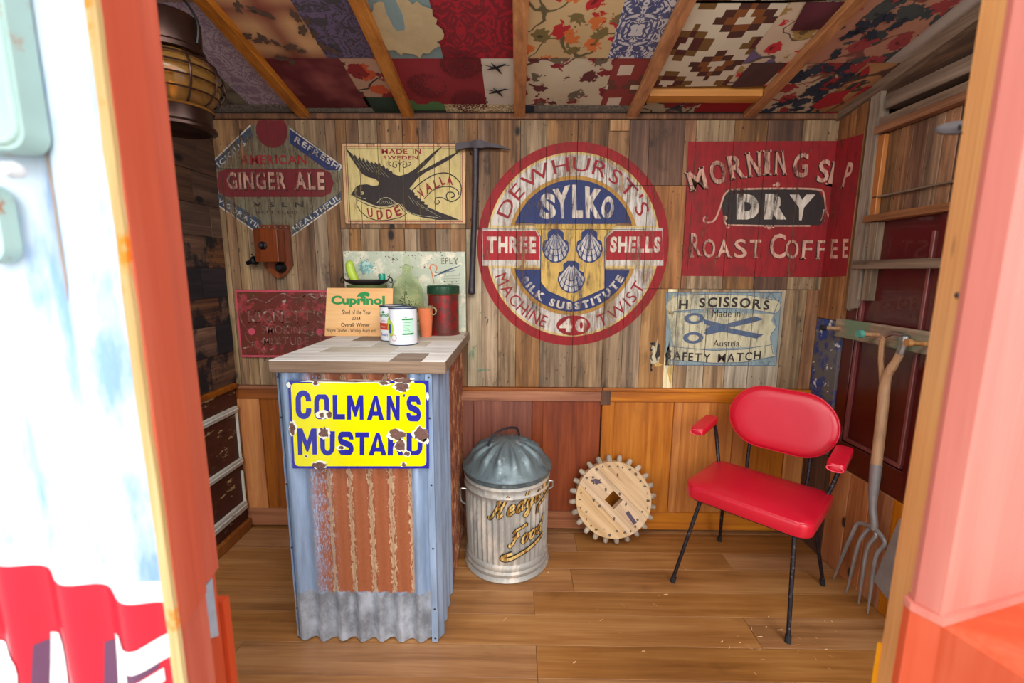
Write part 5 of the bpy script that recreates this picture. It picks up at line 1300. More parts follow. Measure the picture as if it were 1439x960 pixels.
# pickaxe
t = thing('pickaxe', 'old iron pickaxe hung upright on the back wall beside the round painted sign', 'pickaxe', (-.2,-.03,1.23))
hd = smoothline([(-.287,-.03,1.905),(-.25,-.03,1.915),(-.20,-.03,1.918),(-.15,-.03,1.917),(-.10,-.03,1.912),(-.06,-.03,1.905),(-.036,-.03,1.897)],3)
bm = bmesh.new(); rings = []
for i, p in enumerate(hd):
    f_ = i/(len(hd)-1); hh = .017 if f_ < .15 else (.017-.004*(f_-.15)) if f_ < .5 else max(.0025, .016*(1-(f_-.45)/.55)); ww = .012 if f_ < .7 else .012*(1-(f_-.7)/.34)
    if .28 < f_ < .5: hh, ww = .021, .021
    rings.append([bm.verts.new((p[0]+0, p[1]+sy*ww, p[2]+sz*hh)) for sy, sz in ((-1,-.8),(1,-.8),(1,.8),(0,1),(-1,.8))])
for A_, B_ in zip(rings, rings[1:]):
    for k in range(5): bm.faces.new((A_[k],A_[(k+1)%5],B_[(k+1)%5],B_[k]))
bm.faces.new(rings[0]); bm.faces.new(rings[-1])
obj('pick_head', bm, M['iron'], t, True)
hp = [(-.195,-.03,1.93),(-.196,-.03,1.88),(-.200,-.03,1.7),(-.212,-.03,1.45),(-.219,-.03,1.30),(-.221,-.03,1.26),(-.222,-.03,1.238)]
obj('handle', T(smoothline(hp,3), [.017]*3+[.016]*3+[.014]*3+[.014]*3+[.016]*3+[.018,.018,.016,.010], 12), M['iron'], t, True)
obj('wall_hook', T([(-.22,.0,1.885),(-.22,-.05,1.885),(-.22,-.055,1.895)], .003, 6), M['iron_black'], t)
# small gas-tap style block above the round sign
o = obj('wooden_block', Bb(WX(857,178),WX(884,178),-.012,-.0035,zz(185,870),2.034,.002,1), M['board_orange']); tag(o, 'small orange wooden block nailed high above the round sign', 'block')

# ------------------------------------------------------------------ dustbin
BX, BY, BR = -.043, -.226, .190
t = thing('dustbin', 'galvanised metal dustbin with ribbed lid and gold script lettering', 'dustbin', (BX,BY,0))
zl = .468
def flute(r, z, a):
    w_ = max(0, min(1, (z-.075)/.01))*max(0, min(1, (.375-z)/.01)); return (r+.0042*w_*cos(a*44), z)
prof = [(0,.012),(BR-.004,.012),(BR+.006,0),(BR+.010,.006),(BR+.006,.014),(BR-.002,.020),(BR+.004,.03),(BR+.006,.04),(BR,.05),(BR+.004,.06),(BR+.001,.072),(BR-.006,.078),(BR-.006,.09),(BR-.004,.15),(BR-.002,.25),(BR-.001,.36),(BR-.001,.372),(BR+.003,.385),(BR+.009,.395),(BR+.003,.405),(BR+.001,.415),(BR+.008,.43),(BR+.002,.44),(BR+.001,.455),(0,.456)]
obj('bin_body', lathe(prof, BX, BY, 220, flute), M['bin_body'], t, True)
def ribs(r, z, a):
    f_ = max(0, min(1, (r-.055)/.04))*max(0, min(1, (.192-r)/.03)); c_ = cos(a*14); return (r, z+f_*.011*(max(c_, -.35)))
prof = [(0,.590),(.03,.589),(.055,.584),(.075,.578),(.10,.567),(.13,.551),(.16,.531),(0.170,.511),(0.190,.493),(0.199,.483),(0.205,.476),(0.207,.470),(0.203,.463),(0.198,.466),(0.198,.447),(0.196,.443),(0.194,.447)]
lid = obj('lid', lathe(prof, BX, BY, 168, ribs), M['bin_lid'], t, True)
hs = [(BX-.085,BY-.05,.575),(BX-.075,BY-.045,.60),(BX-.055,BY-.03,.625),(BX-.01,BY+.0,.638),(BX+.035,BY+.03,.632),(BX+.05,BY+.045,.612),(BX+.055,BY+.05,.585)]
obj('lid_handle', T(smoothline(hs,4), .0055, 8), M['iron'], lid, True)
for sg in (-1,1):
    bx = BX+sg*BR
    obj('side_handle', T(smoothline([(bx-sg*.003,BY-.035,.36),(bx+sg*.022,BY-.038,.362),(bx+sg*.026,BY-.034,.335),(bx+sg*.020,BY-.034,.30),(bx+sg*.0,BY-.036,.285)],4), .005, 8) if sg < 0 else T(smoothline([(bx-.003,BY-.03,.40),(bx+.018,BY-.03,.40),(bx+.02,BY-.03,.375),(bx-.001,BY-.03,.36)],4), .005, 8), M['steel'], t, True)
# script lettering
SC = dict(e=[[(0,.45),(.45,.55),(.52,.85),(.3,1),(.03,.7),(.05,.2),(.3,0),(.75,.3)]], d=[[(.55,.8),(.3,1),(0,.6),(.1,.08),(.4,.12),(.62,.6),(.72,1.9)],[(.72,1.9),(.6,.5),(.65,.08),(.9,.25)]],
  g=[[(.55,.85),(.3,1),(0,.6),(.12,.1),(.42,.15),(.62,.95)],[(.62,.95),(.5,-.6),(.25,-.85),(.05,-.6),(.4,-.2),(.85,.25)]], h=[[(0,0),(.12,1.0),(.3,1.9),(.4,1.8),(.15,.3)],[(.12,.3),(.4,.95),(.62,.85),(.58,.1),(.85,.25)]],
  o=[[(.3,1),(0,.6),(.15,.03),(.5,.1),(.6,.6),(.35,1)],[(.35,1),(.5,.8),(.9,.8)]], H=[[(-.15,.35),(.0,.02),(.25,.4),(.45,1.3),(.62,1.95),(.3,1.6)],[(.25,.9),(.7,1.05),(1.1,1.0)],[(1.45,1.7),(1.3,2.05),(1.1,1.6),(.85,.4),(1.0,.0),(1.3,.3)]],
  F=[[(-.1,.35),(.05,.0),(.3,.5),(.5,1.5)],[(-.1,1.45),(.2,1.85),(.8,1.95),(1.2,2.15),(1.3,1.8)],[(.05,.95),(.8,1.1)]])
ADV = dict(H=1.85, e=.98, d=1.12, g=1.08, h=1.05, o=1.0, F=1.35)
def script(word, x, z, k, sl):
    out = []
    for ch in word:
        for ln in SC[ch]:
            out.append([(x+(p[0]+.35*p[1])*k, z+p[1]*k+(x-x0_+(p[0]+.35*p[1])*k)*sl) for p in smoothline(ln, 5)])
        x += ADV[ch]*k
    return out
def bmap(l): return lambda a, b: (BX+(BR+.0035+.0006*l)*sin(a/BR), BY-(BR+.0035+.0006*l)*cos(a/BR), b)
def bp_(u, v):
    p = P(u, v, 1, BY-BR*.93); return (BR*math.asin(max(-.99, min(.99, (p.x-BX)/(BR+.004)))), p.z)
x0_, z0_ = bp_(688,729); lines = script('Hedgehog', x0_, z0_, .040, .30)
x0_, z0_ = bp_(716,766); x0_ = x0_; lines += script('Food', x0_, z0_, .038, .22)
swoosh = [smoothline([bp_(720,775),bp_(708,779),bp_(706,783),bp_(716,783),bp_(735,776),bp_(750,770),bp_(764,762)],5), smoothline([bp_(755,728),bp_(757,718),bp_(765,712),bp_(771,708)],5)]
cuts = [k*.008-.15 for k in range(62)]
lines = [l for l in lines if max(p[0] for p in l) < .40]
decal(t, 'script_outline', join([stroke(l, .0165) for l in lines]+[stroke(swoosh[0], .024), stroke(swoosh[1], .02)]), M['black_paint'], bmap(1), cuts)
decal(t, 'script_lettering', join([stroke(l, .0095) for l in lines]+[stroke(swoosh[0], .014), stroke(swoosh[1], .011)]), M['gold'], bmap(2), cuts)

# ------------------------------------------------------------------ cogged wooden disc
t = thing('cog_wheel', 'pale wooden cog wheel with stubby pegs and square hole leaning on the wainscot', 'cog wheel', (.487,-.11,0))
WR = .187; TH = .045
tl_ = math.radians(14)
Mw = Matrix.Translation((.485,-.085,.222)) @ Matrix.Rotation(-tl_,4,'X')
# planks run along a diagonal; three of them
ang = radians(-45); hole = .032
def clipdisc(lo, hi):
    bm = bmesh.new(); N_ = 72
    v_ = [bm.verts.new((WR*cos(2*pi*k/N_), 0, WR*sin(2*pi*k/N_))) for k in range(N_)]; bm.faces.new(v_)
    nrm = Vector((-sin(ang),0,cos(ang)))
    for c_, s_ in ((lo,1),(hi,-1)):
        r_ = bmesh.ops.bisect_plane(bm, geom=bm.verts[:]+bm.edges[:]+bm.faces[:], plane_co=nrm*c_, plane_no=nrm*s_, clear_inner=True)
    return bm, nrm
dirv = Vector((cos(ang),0,sin(ang)))
def plank_disc(lo, hi, holep):
    bm, nrm = clipdisc(lo, hi)
    if holep:
        # split along the plank direction so the square hole is left open
        parts_ = []
        for (a_, b_, lo2, hi2) in ((-1,-hole,lo,hi),(hole,1,lo,hi),(-hole,hole,lo,-hole),(-hole,hole,hole,hi)):
            if hi2 <= lo2: continue
            b2 = bm.copy()
            for co_, no_ in ((dirv*a_,dirv),(dirv*b_,-dirv),(nrm*lo2,nrm),(nrm*hi2,-nrm)): bmesh.ops.bisect_plane(b2, geom=b2.verts[:]+b2.edges[:]+b2.faces[:], plane_co=co_, plane_no=no_, clear_inner=True)
            parts_.append(b2)
        out_ = bmesh.new()
        for b2 in parts_:
            me_ = bpy.data.meshes.new('x'); b2.to_mesh(me_); out_.from_mesh(me_); bpy.data.meshes.remove(me_); b2.free()
        bm.free(); bm = out_; bmesh.ops.remove_doubles(bm, verts=bm.verts[:], dist=1e-5)
    r_ = bmesh.ops.extrude_face_region(bm, geom=bm.faces[:])
    bmesh.ops.translate(bm, verts=[g_ for g_ in r_['geom'] if isinstance(g_, bmesh.types.BMVert)], vec=(0,TH,0))
    bmesh.ops.translate(bm, verts=bm.verts[:], vec=(0,-TH/2,0))
    return bm
def objM(name, bm, mat, parent, Mx, **kw):
    """mesh kept in its own frame (so wood grain follows it), placed by the object matrix"""
    o_ = obj(name, bm, mat, parent, local=True, **kw); o_.matrix_basis = topof(parent).matrix_basis.inverted() @ Mx; return o_
Rg = Matrix.Rotation(-ang,4,'Y')   # plank direction -> local x
def disc_part(name, bm, mat):
    Ri = Matrix.Rotation(ang,4,'Y'); xf(bm, Ri); return objM(name, bm, mat, t, Mw @ Ri.inverted())
for lo, hi, hp_ in ((-.2,-.068,False),(-.067,.052,True),(.053,.2,False)):
    disc_part('disc_plank', plank_disc(lo, hi, hp_), M['disc_wood'])
for k in range(24):
    a_ = 2*pi*(k+.3)/24; d_ = Vector((cos(a_),0,sin(a_)))
    bm = T([d_*(WR-.004), d_*(WR+.010), d_*(WR+.026), d_*(WR+.031)], [.0135,.0135,.0115,.006], 10)
    objM('peg', bm, M['peg_wood'], t, Mw, smooth=True)
rd = random.Random(11); sh_ = []
for k in range(30):
    a_ = 2*pi*k/30+rd.uniform(-.05,.05); r_ = rd.choice([.165,.15,.17]); sh_.append(blob(r_*cos(a_), r_*sin(a_), rd.uniform(.004,.008), rd.uniform(.004,.008), 9, .4, k))
for (x_, z_) in ((-.04,.05),(.03,.03),(-.07,-.03),(.0,-.09),(.06,-.02),(-.10,.0),(.02,.12)): sh_.append(blob(x_, z_, .006, .009, 9, .4))
Mfront = lambda a, b: tuple(Mw @ Vector((a, -TH/2-.0006, b)))
decal(t, 'dark_knots', join(sh_), worn('knot_grey', (104,88,76), .3), Mfront)
decal(t, 'purple_stain', join([tf(rect(-.035,.035,-.010,.010), lambda a,b: (.085+a*cos(-.95)-b*sin(-.95), -.085+a*sin(-.95)+b*cos(-.95))), blob(-.085,.09,.028,.016,16,.4)]), worn('purple_stain', (88,74,92), .25), Mfront)

# ------------------------------------------------------------------ armchair
t = thing('armchair', 'red vinyl armchair with oval back and thin black metal legs', 'chair', (1.02,-.398,0), -pi/4)
def L(name, bm, mat, parent=None, smooth=True, **k): return obj(name, bm, M[mat], parent or t, smooth, local=True, **k)
so_ = rrect(.475,.385,[.055,.035,.035,.055],6)
tiltz = lambda y: -.03*(y)
seat = L('seat', cushion(so_, [(.93,0,.0),(.985,0,.006),(1,0,.018),(1,0,.046),(.995,0,.056),(.975,0,.064),(.9,0,.070),(.6,0,.075),(.25,0,.077)], lambda a,b,d: (a, b-.0, .385+d+tiltz(b))), 'leather')
pip = [(a*.985, b*.985, .385+.060+tiltz(b)) for a, b in so_]
bm = bmesh.new(); tube(bm, pip+[pip[0]], .0028, 6, False); L('piping', bm, 'leather', seat)
L('seat_board', B(-.2,.2,-.15,.15,.372,.386), 'rubber', None, False)
ob = stadium(.43,.262,14,1.0)
ob = [(a, b*(1+.10*(1-abs(a)/.22))) for a, b in ob]
bt = radians(12)
def bmp(a, b, d): return (a+.018, .205 + d*cos(bt) + b*sin(bt) + .35*a*a*-1, .703 - d*sin(bt) + b*cos(bt))
bp = L('backrest', cushion(ob, [(.6,0,-.031),(.85,0,-.028),(.95,0,-.021),(.99,0,-.010),(1,0,0),(.99,0,.008),(.95,0,.014),(.5,0,.016)], bmp), 'leather')
sm_ = [bmp(a*.985, b*.985, -.014) for a, b in ob]; bm = bmesh.new(); tube(bm, sm_+[sm_[0]], .0025, 6, False); L('piping', bm, 'leather', bp)
for sx, sy, px_, py_ in ((-1,-1,-.235,-.23),(1,-1,.211,-.23),(-1,1,-.209,.232),(1,1,.231,.227)):
    top_ = (sx*.175, sy*.135, .385)
    l_ = L('leg', T([top_, (px_,py_,.012)], [.0085,.0075], 10), 'rod')
    L('foot_tip', T([(px_+(top_[0]-px_)*.06,py_+(top_[1]-py_)*.06,.026),(px_,py_,.0)], [.0105,.011], 10), 'rubber', l_)
for sx in (-1,1):
    L('back_support', T(smoothline([(sx*.115+.018,.12,.382),(sx*.115+.018,.17,.40),(sx*.12+.018,.185,.47),(sx*.12+.018,.20,.60),(sx*.12+.018,.222,.70)],4), .0075, 10), 'rod')
    x_ = sx*.258
    pad = L('armrest', cushion(rrect(.058,.185,[.02,.02,.02,.02],5), [(.85,0,-.004),(.97,0,0),(1,0,.008),(1,0,.022),(.95,0,.029),(.6,0,.032)], lambda a,b,d: (x_+a, .055+b, .632+d+.12*b)), 'leather')
    ring_ = [(x_+a_*.026, .055-.0935, .632+.013-.011+b_*.011) for a_, b_ in ellp(0,0,1,1,16)]; bm = bmesh.new(); tube(bm, ring_+[ring_[0]], .0022, 6, False); L('cuff_piping', bm, 'piping', pad)
    L('arm_rod', T(smoothline([(x_,.03,.634),(x_,.10,.640),(x_-sx*.004,.155,.625),(x_-sx*.012,.175,.57),(x_-sx*.03,.165,.48),(x_-sx*.055,.145,.40),(x_-sx*.09,.13,.384)],5), .0085, 10), 'rod')

rd = random.Random(21); V, Fc = [], []
for k in range(60):
    x, y = (rd.gauss(1.0,.13), rd.gauss(-.69,.05)) if k < 30 else (rd.uniform(-.1,1.3), rd.uniform(-.95,-.1))
    a_ = rd.uniform(0,pi); l_, w_ = rd.uniform(.003,.011), rd.uniform(.0008,.002); ca, sa = cos(a_), sin(a_); n0 = len(V)
    for dx, dy, dz in ((-l_,-w_,0),(l_,-w_,0),(l_,w_,.001),(-l_,w_,.001)): V.append((x+dx*ca-dy*sa, y+dx*sa+dy*ca, .0006+dz))
    Fc.append((n0,n0+1,n0+2,n0+3))
crumbs = obj('straw_crumbs', (V, Fc), M['plaque'], floor); crumbs['kind'] = 'stuff'

# ------------------------------------------------------------------ garden fork and spade
t = thing('garden_fork', 'four-tined garden fork with wooden split handle hanging from the green peg', 'fork', (1.41,-.5,0))
FXp = 1.405
tines = [((1206,742),(1168,817)),((1228,750),(1187,831)),((1228,753),(1204,845)),((1245,764),(1217,857))]
def fp3(u, v, x=FXp): p = P(u, v, 0, x); return (x, p.y, p.z)
hy, hz = -.545, .36
ty = [-.476,-.520,-.562,-.606]; tips = [-.374,-.453,-.520,-.568]
bm_head = [ (FXp, ty[0], .30) ]
for i in range(4):
    p0 = (FXp, ty[i], .305-.0*i); yb = tips[i]
    pts = smoothline([(FXp, (ty[i]+hy)/2 if i in (0,3) else ty[i]*.6+hy*.4, .352 if i in (0,3) else .348), (FXp-.004, ty[i]+(.004 if i==0 else 0), .335), (FXp-.012, ty[i]+.02, .27), (FXp-.006, (ty[i]+yb)/2+.01, .14), (FXp+.004, yb, .004)], 5)
    n_ = len(pts); obj('tine', T(pts, [.0075 if k < n_*.6 else .0075-.005*((k-n_*.6)/(n_*.4)) for k in range(n_)], 8), M['steel_dull'], t, True)
obj('head_bar', T(smoothline([(FXp,ty[0]-.01,.345),(FXp,-.51,.352),(FXp,hy,.362),(FXp,-.58,.352),(FXp,ty[3]+.012,.342)],4), .008, 8), M['steel_dull'], t, True)
obj('neck', T(smoothline([(FXp,hy,.355),(FXp-.002,-.543,.39),(FXp-.004,-.53,.44),(FXp-.004,-.524,.50)],4), [.013]*6+[.0135]*4+[.015]*3, 12), M['steel_dull'], t, True)
obj('socket', T([(FXp-.004,-.524,.49),(FXp-.003,-.517,.615)], [.0165,.020], 14), M['steel_dull'], t, True)
obj('shaft', T([(FXp-.003,-.517,.61),(FXp-.003,-.512,.80),(FXp-.003,-.505,.93)], [.0185,.0185,.018], 14), M['ash_handle'], t, True)
obj('handle_fork', T(smoothline([(FXp-.003,-.505,.92),(FXp-.003,-.51,.965),(FXp-.003,-.53,1.01),(FXp-.003,-.548,1.05),(FXp-.003,-.556,1.085)],4), [.0175]*4+[.0155]*5+[.013]*5+[.012]*3, 12), M['ash_handle'], t, True)
obj('handle_cap', T(smoothline([(FXp-.003,-.553,1.06),(FXp-.003,-.562,1.10),(FXp-.003,-.560,1.128)],4), [.0145]*4+[.0165]*4+[.012], 12), M['steel'], t, True)
obj('handle_strap', T(smoothline([(FXp-.003,-.498,.90),(FXp-.003,-.489,.95),(FXp-.003,-.472,1.02),(FXp-.003,-.466,1.08),(FXp-.003,-.475,1.115)],4), [.010]*9+[.0095]*8, 8), M['ash_handle'], t, True)
obj('grip', T(smoothline([(FXp-.003,-.475,1.112),(FXp-.003,-.51,1.128),(FXp-.003,-.557,1.125)],4), .0085, 8), M['steel'], t, True)

t = thing('garden_spade', 'garden spade with flat grey steel blade standing behind the honey coloured door post', 'spade', (1.38,-.66,0))
q4 = [P(1264,728,0,1.385), P(1228,816,0,1.385), P(1251,839,0,1.385)]
yA, zA_ = q4[1].y, q4[1].z; yB_, zB_ = q4[2].y, q4[2].z
bl4 = [(yA,zA_),(yB_-.06,zB_-.045),(q4[0].y-.14,q4[0].z-.04),(q4[0].y,q4[0].z)]
obj('blade', prism(bl4, 1.385, 1.392, lambda a,b,d: (d+(.0), a, b)), M['steel_dull'], t)
obj('socket', T([(1.384,-.69,.36),(1.386,-.74,.52)], [.014,.019], 12), M['steel_dull'], t, True)
obj('shaft', T([(1.386,-.735,.51),(1.39,-.86,.98)], .018, 12), M['ash_handle'], t, True)
obj('handle', T(smoothline([(1.39,-.86,.97),(1.39,-.82,1.03),(1.39,-.83,1.09),(1.39,-.89,1.10),(1.39,-.94,1.08),(1.39,-.91,1.02),(1.39,-.86,.97)],4), .010, 8), M['ash_handle'], t, True)
obj('blade_foot', T([(1.389,yB_-.03,zB_-.03),(1.40,yB_-.03,.0)], .007, 8), M['steel_dull'], t)

# ------------------------------------------------------------------ hanging lantern
t = thing('ship_lantern', 'dark ship lantern with caged amber glass globe hanging in the left corner', 'lantern', (-1.085,-.70,1.78))
lx, ly_ = -1.062, -.70
zc = 1.925
obj('cap', lathe([(0,2.125),(.03,2.122),(.075,2.105),(.082,2.095),(.080,2.02),(.088,2.012),(.088,2.0),(0,2.0)], lx, ly_, 32), M['lantern'], t, True)
gl = [(.07,2.0),(.10,1.985),(.122,1.955),(.128,1.925),(.122,1.895),(.10,1.862),(.075,1.846)]
obj('globe', lathe([(r_*.93,z_) for r_, z_ in gl], lx, ly_, 32), M['amber'], t, True)
for z_, r_ in ((1.975,.112),(1.945,.127),(1.912,.128),(1.88,.115)):
    ring_ = [(lx+r_*cos(2*pi*k/28), ly_+r_*sin(2*pi*k/28), z_) for k in range(29)]; obj('cage_ring', T(ring_, .0028, 6), M['lantern'], t, True)
for k in range(10):
    a_ = 2*pi*k/10; obj('cage_bar', T([(lx+(r_+.003)*cos(a_), ly_+(r_+.003)*sin(a_), z_) for r_, z_ in gl], .003, 6), M['lantern'], t, True)
obj('base', lathe([(0,1.848),(.09,1.848),(.095,1.842),(.088,1.825),(.088,1.80),(.10,1.79),(.10,1.782),(.085,1.778),(.07,1.79),(0,1.79)], lx, ly_, 32), M['lantern'], t, True)
obj('base_band', lathe([(.0955,1.846),(.099,1.842),(.0955,1.838)], lx, ly_, 32), M['brass'], t, True)
bm = bmesh.new(); tube(bm, [(lx,ly_,1.86),(lx,ly_,1.93)], .03, 12); bmesh.ops.create_uvsphere(bm, u_segments=12, v_segments=8, radius=.038, matrix=Matrix.Translation((lx,ly_,1.94))); obj('bulb', bm, M['brass'], t, True)
obj('bail', T(smoothline([(lx-.082,ly_,2.03),(lx-.088,ly_,2.09),(lx-.05,ly_,2.155),(lx,ly_,2.17),(lx+.05,ly_,2.155),(lx+.088,ly_,2.09),(lx+.082,ly_,2.03)],5), .004, 8), M['iron_black'], t, True)
obj('hanger', T([(lx,ly_,2.168),(lx,ly_,roofz(ly_)+.03)], .003, 6), M['iron_black'], t)

# ------------------------------------------------------------------ doorway: jambs, left door leaf, right door board
# left jamb: stepped red posts
j = struct(obj('door_1', prism([(-.54,-1.585),(-.451,-1.585),(-.435,-1.655),(-.4455,-1.655),(-.4455,-1.62),(-.54,-1.60)], .885, 2.25, lambda a,b,d: (a,b,d)), M['exterior_pink']))
tr1 = struct(obj('trim_3', prism([(-.56,-1.50),(-.493,-1.50),(-.480,-1.584),(-.56,-1.584)], .862, 2.28, lambda a,b,d: (a,b,d)), M['exterior_red']))
obj('lower_post', prism([(-.56,-1.505),(-.497,-1.505),(-.486,-1.584),(-.56,-1.584)], -.1, .861, lambda a,b,d: (a,b,d)), M['exterior_red'], tr1)
obj('lower_post', prism([(-.56,-1.488),(-.490,-1.488),(-.490,-1.503),(-.56,-1.503)], -.1, .80, lambda a,b,d: (a,b,d)), M['exterior_red'], tr1)
obj('lower_post', prism([(-.54,-1.585),(-.453,-1.585),(-.438,-1.655),(-.4455,-1.655),(-.4455,-1.62),(-.54,-1.60)], -.1, .884, lambda a,b,d: (a,b,d)), M['exterior_pink'], tr1)
bm = bmesh.new(); hexa(bm, [(-.4845,-1.588,.800),(-.4905,-1.520,.752),(-.4955,-1.520,.752),(-.4895,-1.588,.800),(-.4845,-1.588,.852),(-.4905,-1.520,.858),(-.4955,-1.520,.858),(-.4895,-1.588,.852)])
br = obj('metal_bracket', bm, M['bracket'], tr1)
for z_ in (.836,.795): obj('screw', xf(lathe([(0,.003),(.004,.002),(.005,0)], n=10), Matrix.Translation((-.4875,-1.552,z_))@Matrix.Rotation(pi/2,4,'Y')), M['knob_white'], br)
# ragged raw timber strip
rdz = random.Random(2); pz = [-.1+k*.045 for k in range(53)]
left_ = [(-.4475+rdz.uniform(-.0012,.001), z_) for z_ in pz]; right_ = [(-.4365+.0012*sin(z_*9)+rdz.uniform(-.001,.001), z_) for z_ in pz]
# corrugated door leaf
door = struct(thing('door_2', 'x', 'x', (0,0,0)))
for k_ in ('label','category'): del door[k_]
YD, PD, AD = -1.652, .0762, .009
XD0, XD1 = -1.0, -.446
def ysurf(x, l=0): return YD + AD*cos(2*pi*(x+.5385)/PD) - .0006*l
bm = corr(XD0, XD1, -.1, 2.25, YD, PD, AD, nz=4, ph=2*pi*(XD0+.5385)/PD); obj('corrugated_sheet', bm, M['zinc_door'], door, True)
obj('raw_edge_strip', prism(left_+right_[::-1], -1.662, -1.6555, lambda a,b,d: (a,d,b)), M['raw_edge'], door)
obj('door_frame', B(XD0, -.545, -1.638, -1.60, -.1, 2.25), M['exterior_red'], door)
cutsD = [XD0+.004*k for k in range(int((XD1-XD0)/.004)+1)]
dmp = lambda l: (lambda a, b: (a, ysurf(a, l), b))
ztop = lambda x: .912 + (-.45-x)*.34 - .0
xsD = [XD0+.01*k for k in range(int((XD1-XD0)/.01)+1)]
def strip(za, zb_): V = []; [V.extend([(x, za(x)), (x, zb_(x))]) for x in xsD]; return V, [(2*i,2*i+2,2*i+3,2*i+1) for i in range(len(xsD)-1)]
decal(door, 'white_border', strip(lambda x: ztop(x)-.004, lambda x: ztop(x)+.03), M['door_white'], dmp(1), cutsD)
decal(door, 'red_field', strip(lambda x: .25, ztop), M['door_red'], dmp(2), cutsD)
def dq(pts): return [(lambda p: (p.x, p.z))(P(x/4.497, 760+y/4.497, 1, YD)) for x, y in pts]
decal(door, 'white_lettering', join([poly(dq([(-300,650),(0,655),(90,680),(150,740),(168,800),(165,900),(120,1100),(-300,1100)])), poly(dq([(290,600),(345,605),(380,670),(400,760),(430,1500),(340,1500)])),
   poly(dq([(705,605),(745,610),(800,660),(900,660),(1075,598),(1090,745),(960,790),(830,815),(830,880),(1020,820),(1030,900),(830,1000),(840,1500),(750,1500)]))]), M['door_white'], dmp(4), cutsD)
decal(door, 'purple_shadow', join([poly(dq([(225,650),(295,640),(325,900),(330,1500),(260,1500)])), poly(dq([(640,660),(705,650),(745,900),(750,1500),(680,1500)])), poly(dq([(828,815),(1000,770),(995,815),(830,878)]))]), M['door_purple'], dmp(3), cutsD)
xq = lambda u, v: P(u, v, 1, YD).x
decal(door, 'rust_streak', poly([(xq(40,0),P(40,0,1,YD).z+.1),(xq(62,0),P(60,0,1,YD).z+.1),(xq(72,200),1.49),(xq(98,380),1.33),(xq(84,400),1.31),(xq(55,200),1.49)]), M['zinc_streak'], dmp(1), cutsD)
# pale green box-like door fitting with knob, at the far left
t = thing('door_latch', 'pale green rusty metal latch casing with rounded corner on the corrugated door', 'latch', (-.52,-1.70,1.5))
def lp(u, v, y=-1.672): p = P(u, v, 1, y); return (p.x, p.z)
bx1, bz0 = lp(60,190)[0], lp(40,216)[1]
oc = [(a+(bx1-.045), b+bz0+.14) for a, b in rrect(.09,.28,.018,6)]
obj('casing', prism(oc, -1.690, -1.664, lambda a,b,d:(a,d,b)), M['fit_green'], t, True)
oc2 = [(a+(bx1-.072), b+bz0+.16) for a, b in rrect(.085,.262,.014,6)]
obj('inner_plate', prism(oc2, -1.693, -1.689, lambda a,b,d:(a,d,b)), M['brass'], t)
bm = bmesh.new(); pr_ = [(a+(bx1-.047), b+bz0+.142) for a, b in rrect(.080,.270,.016,6)]; tube(bm, [(a,-1.690,b) for a,b in pr_]+[(pr_[0][0],-1.690,pr_[0][1])], .004, 8, False); obj('casing_rim', bm, M['fit_green'], t, True)
kx, kz = lp(8,237,-1.69); obj('knob', xf(lathe([(0,.022),(.006,.02),(.009,.012),(.007,.004),(.004,0),(0,0)], n=20), Matrix.Translation((kx,-1.672,kz))@Matrix.Rotation(pi/2,4,'X')), M['knob_white'], t, True)
px_, pz_ = lp(-14,315); obj('knob_plate', prism([(a+px_, b+pz_) for a, b in rrect(.045,.085,.02,6)], -1.682, -1.664, lambda a,b,d:(a,d,b)), M['fit_green'], t, True, label='rust-spotted plate')

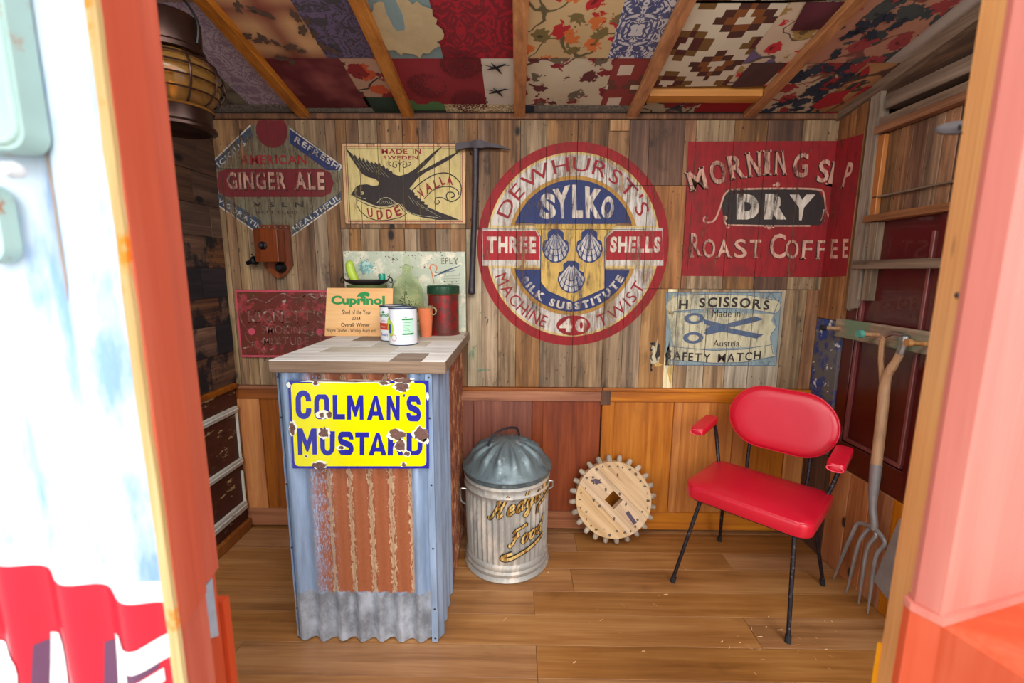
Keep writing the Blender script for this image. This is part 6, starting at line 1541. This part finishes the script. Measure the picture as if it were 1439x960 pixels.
# right side: honey coloured post, pink painted board
tr2 = struct(obj('trim_4', prism([(.614,-1.50),(.66,-1.50),(.61,-1.59),(.575,-1.60),(.556,-1.60)], -.1, 2.28, lambda a,b,d: (a,b,d)), M['honey']))
bm = prism([(.611,-1.495),(.66,-1.495),(.66,-1.502),(.612,-1.502)], -.1, .735, lambda a,b,d: (a,b,d)); obj('lower_strip', bm, M['honey'], tr2)
p_ = P(1335,415,1,-1.58); obj('screw', xf(lathe([(0,.003),(.003,.002),(.0045,0)], n=10), Matrix.Translation((.5633,-1.583,p_.z))@Matrix.Rotation(-pi/2-.55,4,'Z')@Matrix.Rotation(pi/2,4,'X')), M['iron'], tr2)
zc_ = P(1320,873,1,-1.635).z
t0_, t1_, t2_, t3_ = P(1284,853,2,zc_), P(1320,873,2,zc_), P(1439,838,2,zc_), P(1439,948,2,zc_)
e2 = t1_ + (t2_-t1_)*2.2; e3 = t1_ + (t3_-t1_)*1.6
xy_ = lambda p: (p.x, p.y)
door3 = struct(obj('door_3', prism([xy_(t0_), xy_(t1_), xy_(e2), (e2.x, e2.y+.05), (t0_.x+.03,-1.58), (t0_.x+.002,-1.601)], zc_+.008, 2.28, lambda a,b,d: (a,b,d)), M['exterior_pink']))
obj('lower_board', prism([(t0_.x-.004,-1.6), (t0_.x-.006,t0_.y-.002), (t1_.x,t1_.y-.004), xy_(e3), (e3.x+.1,e3.y+.05), (e2.x,e2.y+.05)], -.1, zc_-.004, lambda a,b,d: (a,b,d)), M['exterior_pink'], door3)
obj('ledge', prism([(t0_.x-.005,-1.6), (t0_.x-.007,t0_.y-.002), (t1_.x,t1_.y-.006), xy_(e2-Vector((0,.004,0))), (e2.x,e2.y+.03), (t0_.x+.03,-1.58)], zc_-.0035, zc_+.0075, lambda a,b,d: (a,b,d)), M['exterior_pink'], door3)
# iron knob plate on the post
t = thing('iron_knob', 'round dark iron knob plate fixed on the honey coloured door post', 'knob', (.64,-1.47,1.555))
Md = Matrix.Translation((.624,-1.485,1.552))@Matrix.Rotation(radians(-18),4,'Y')@Matrix.Rotation(radians(25),4,'X')
obj('plate', xf(lathe([(0,-.003),(.016,-.002),(.024,.0),(.026,.003),(.024,.004),(.015,.001),(0,0)], n=28), Md), M['iron'], t, True)
obj('stem', T([(.624,-1.485,1.553),(.650,-1.50,1.556)], .006, 10), M['iron'], t, True)
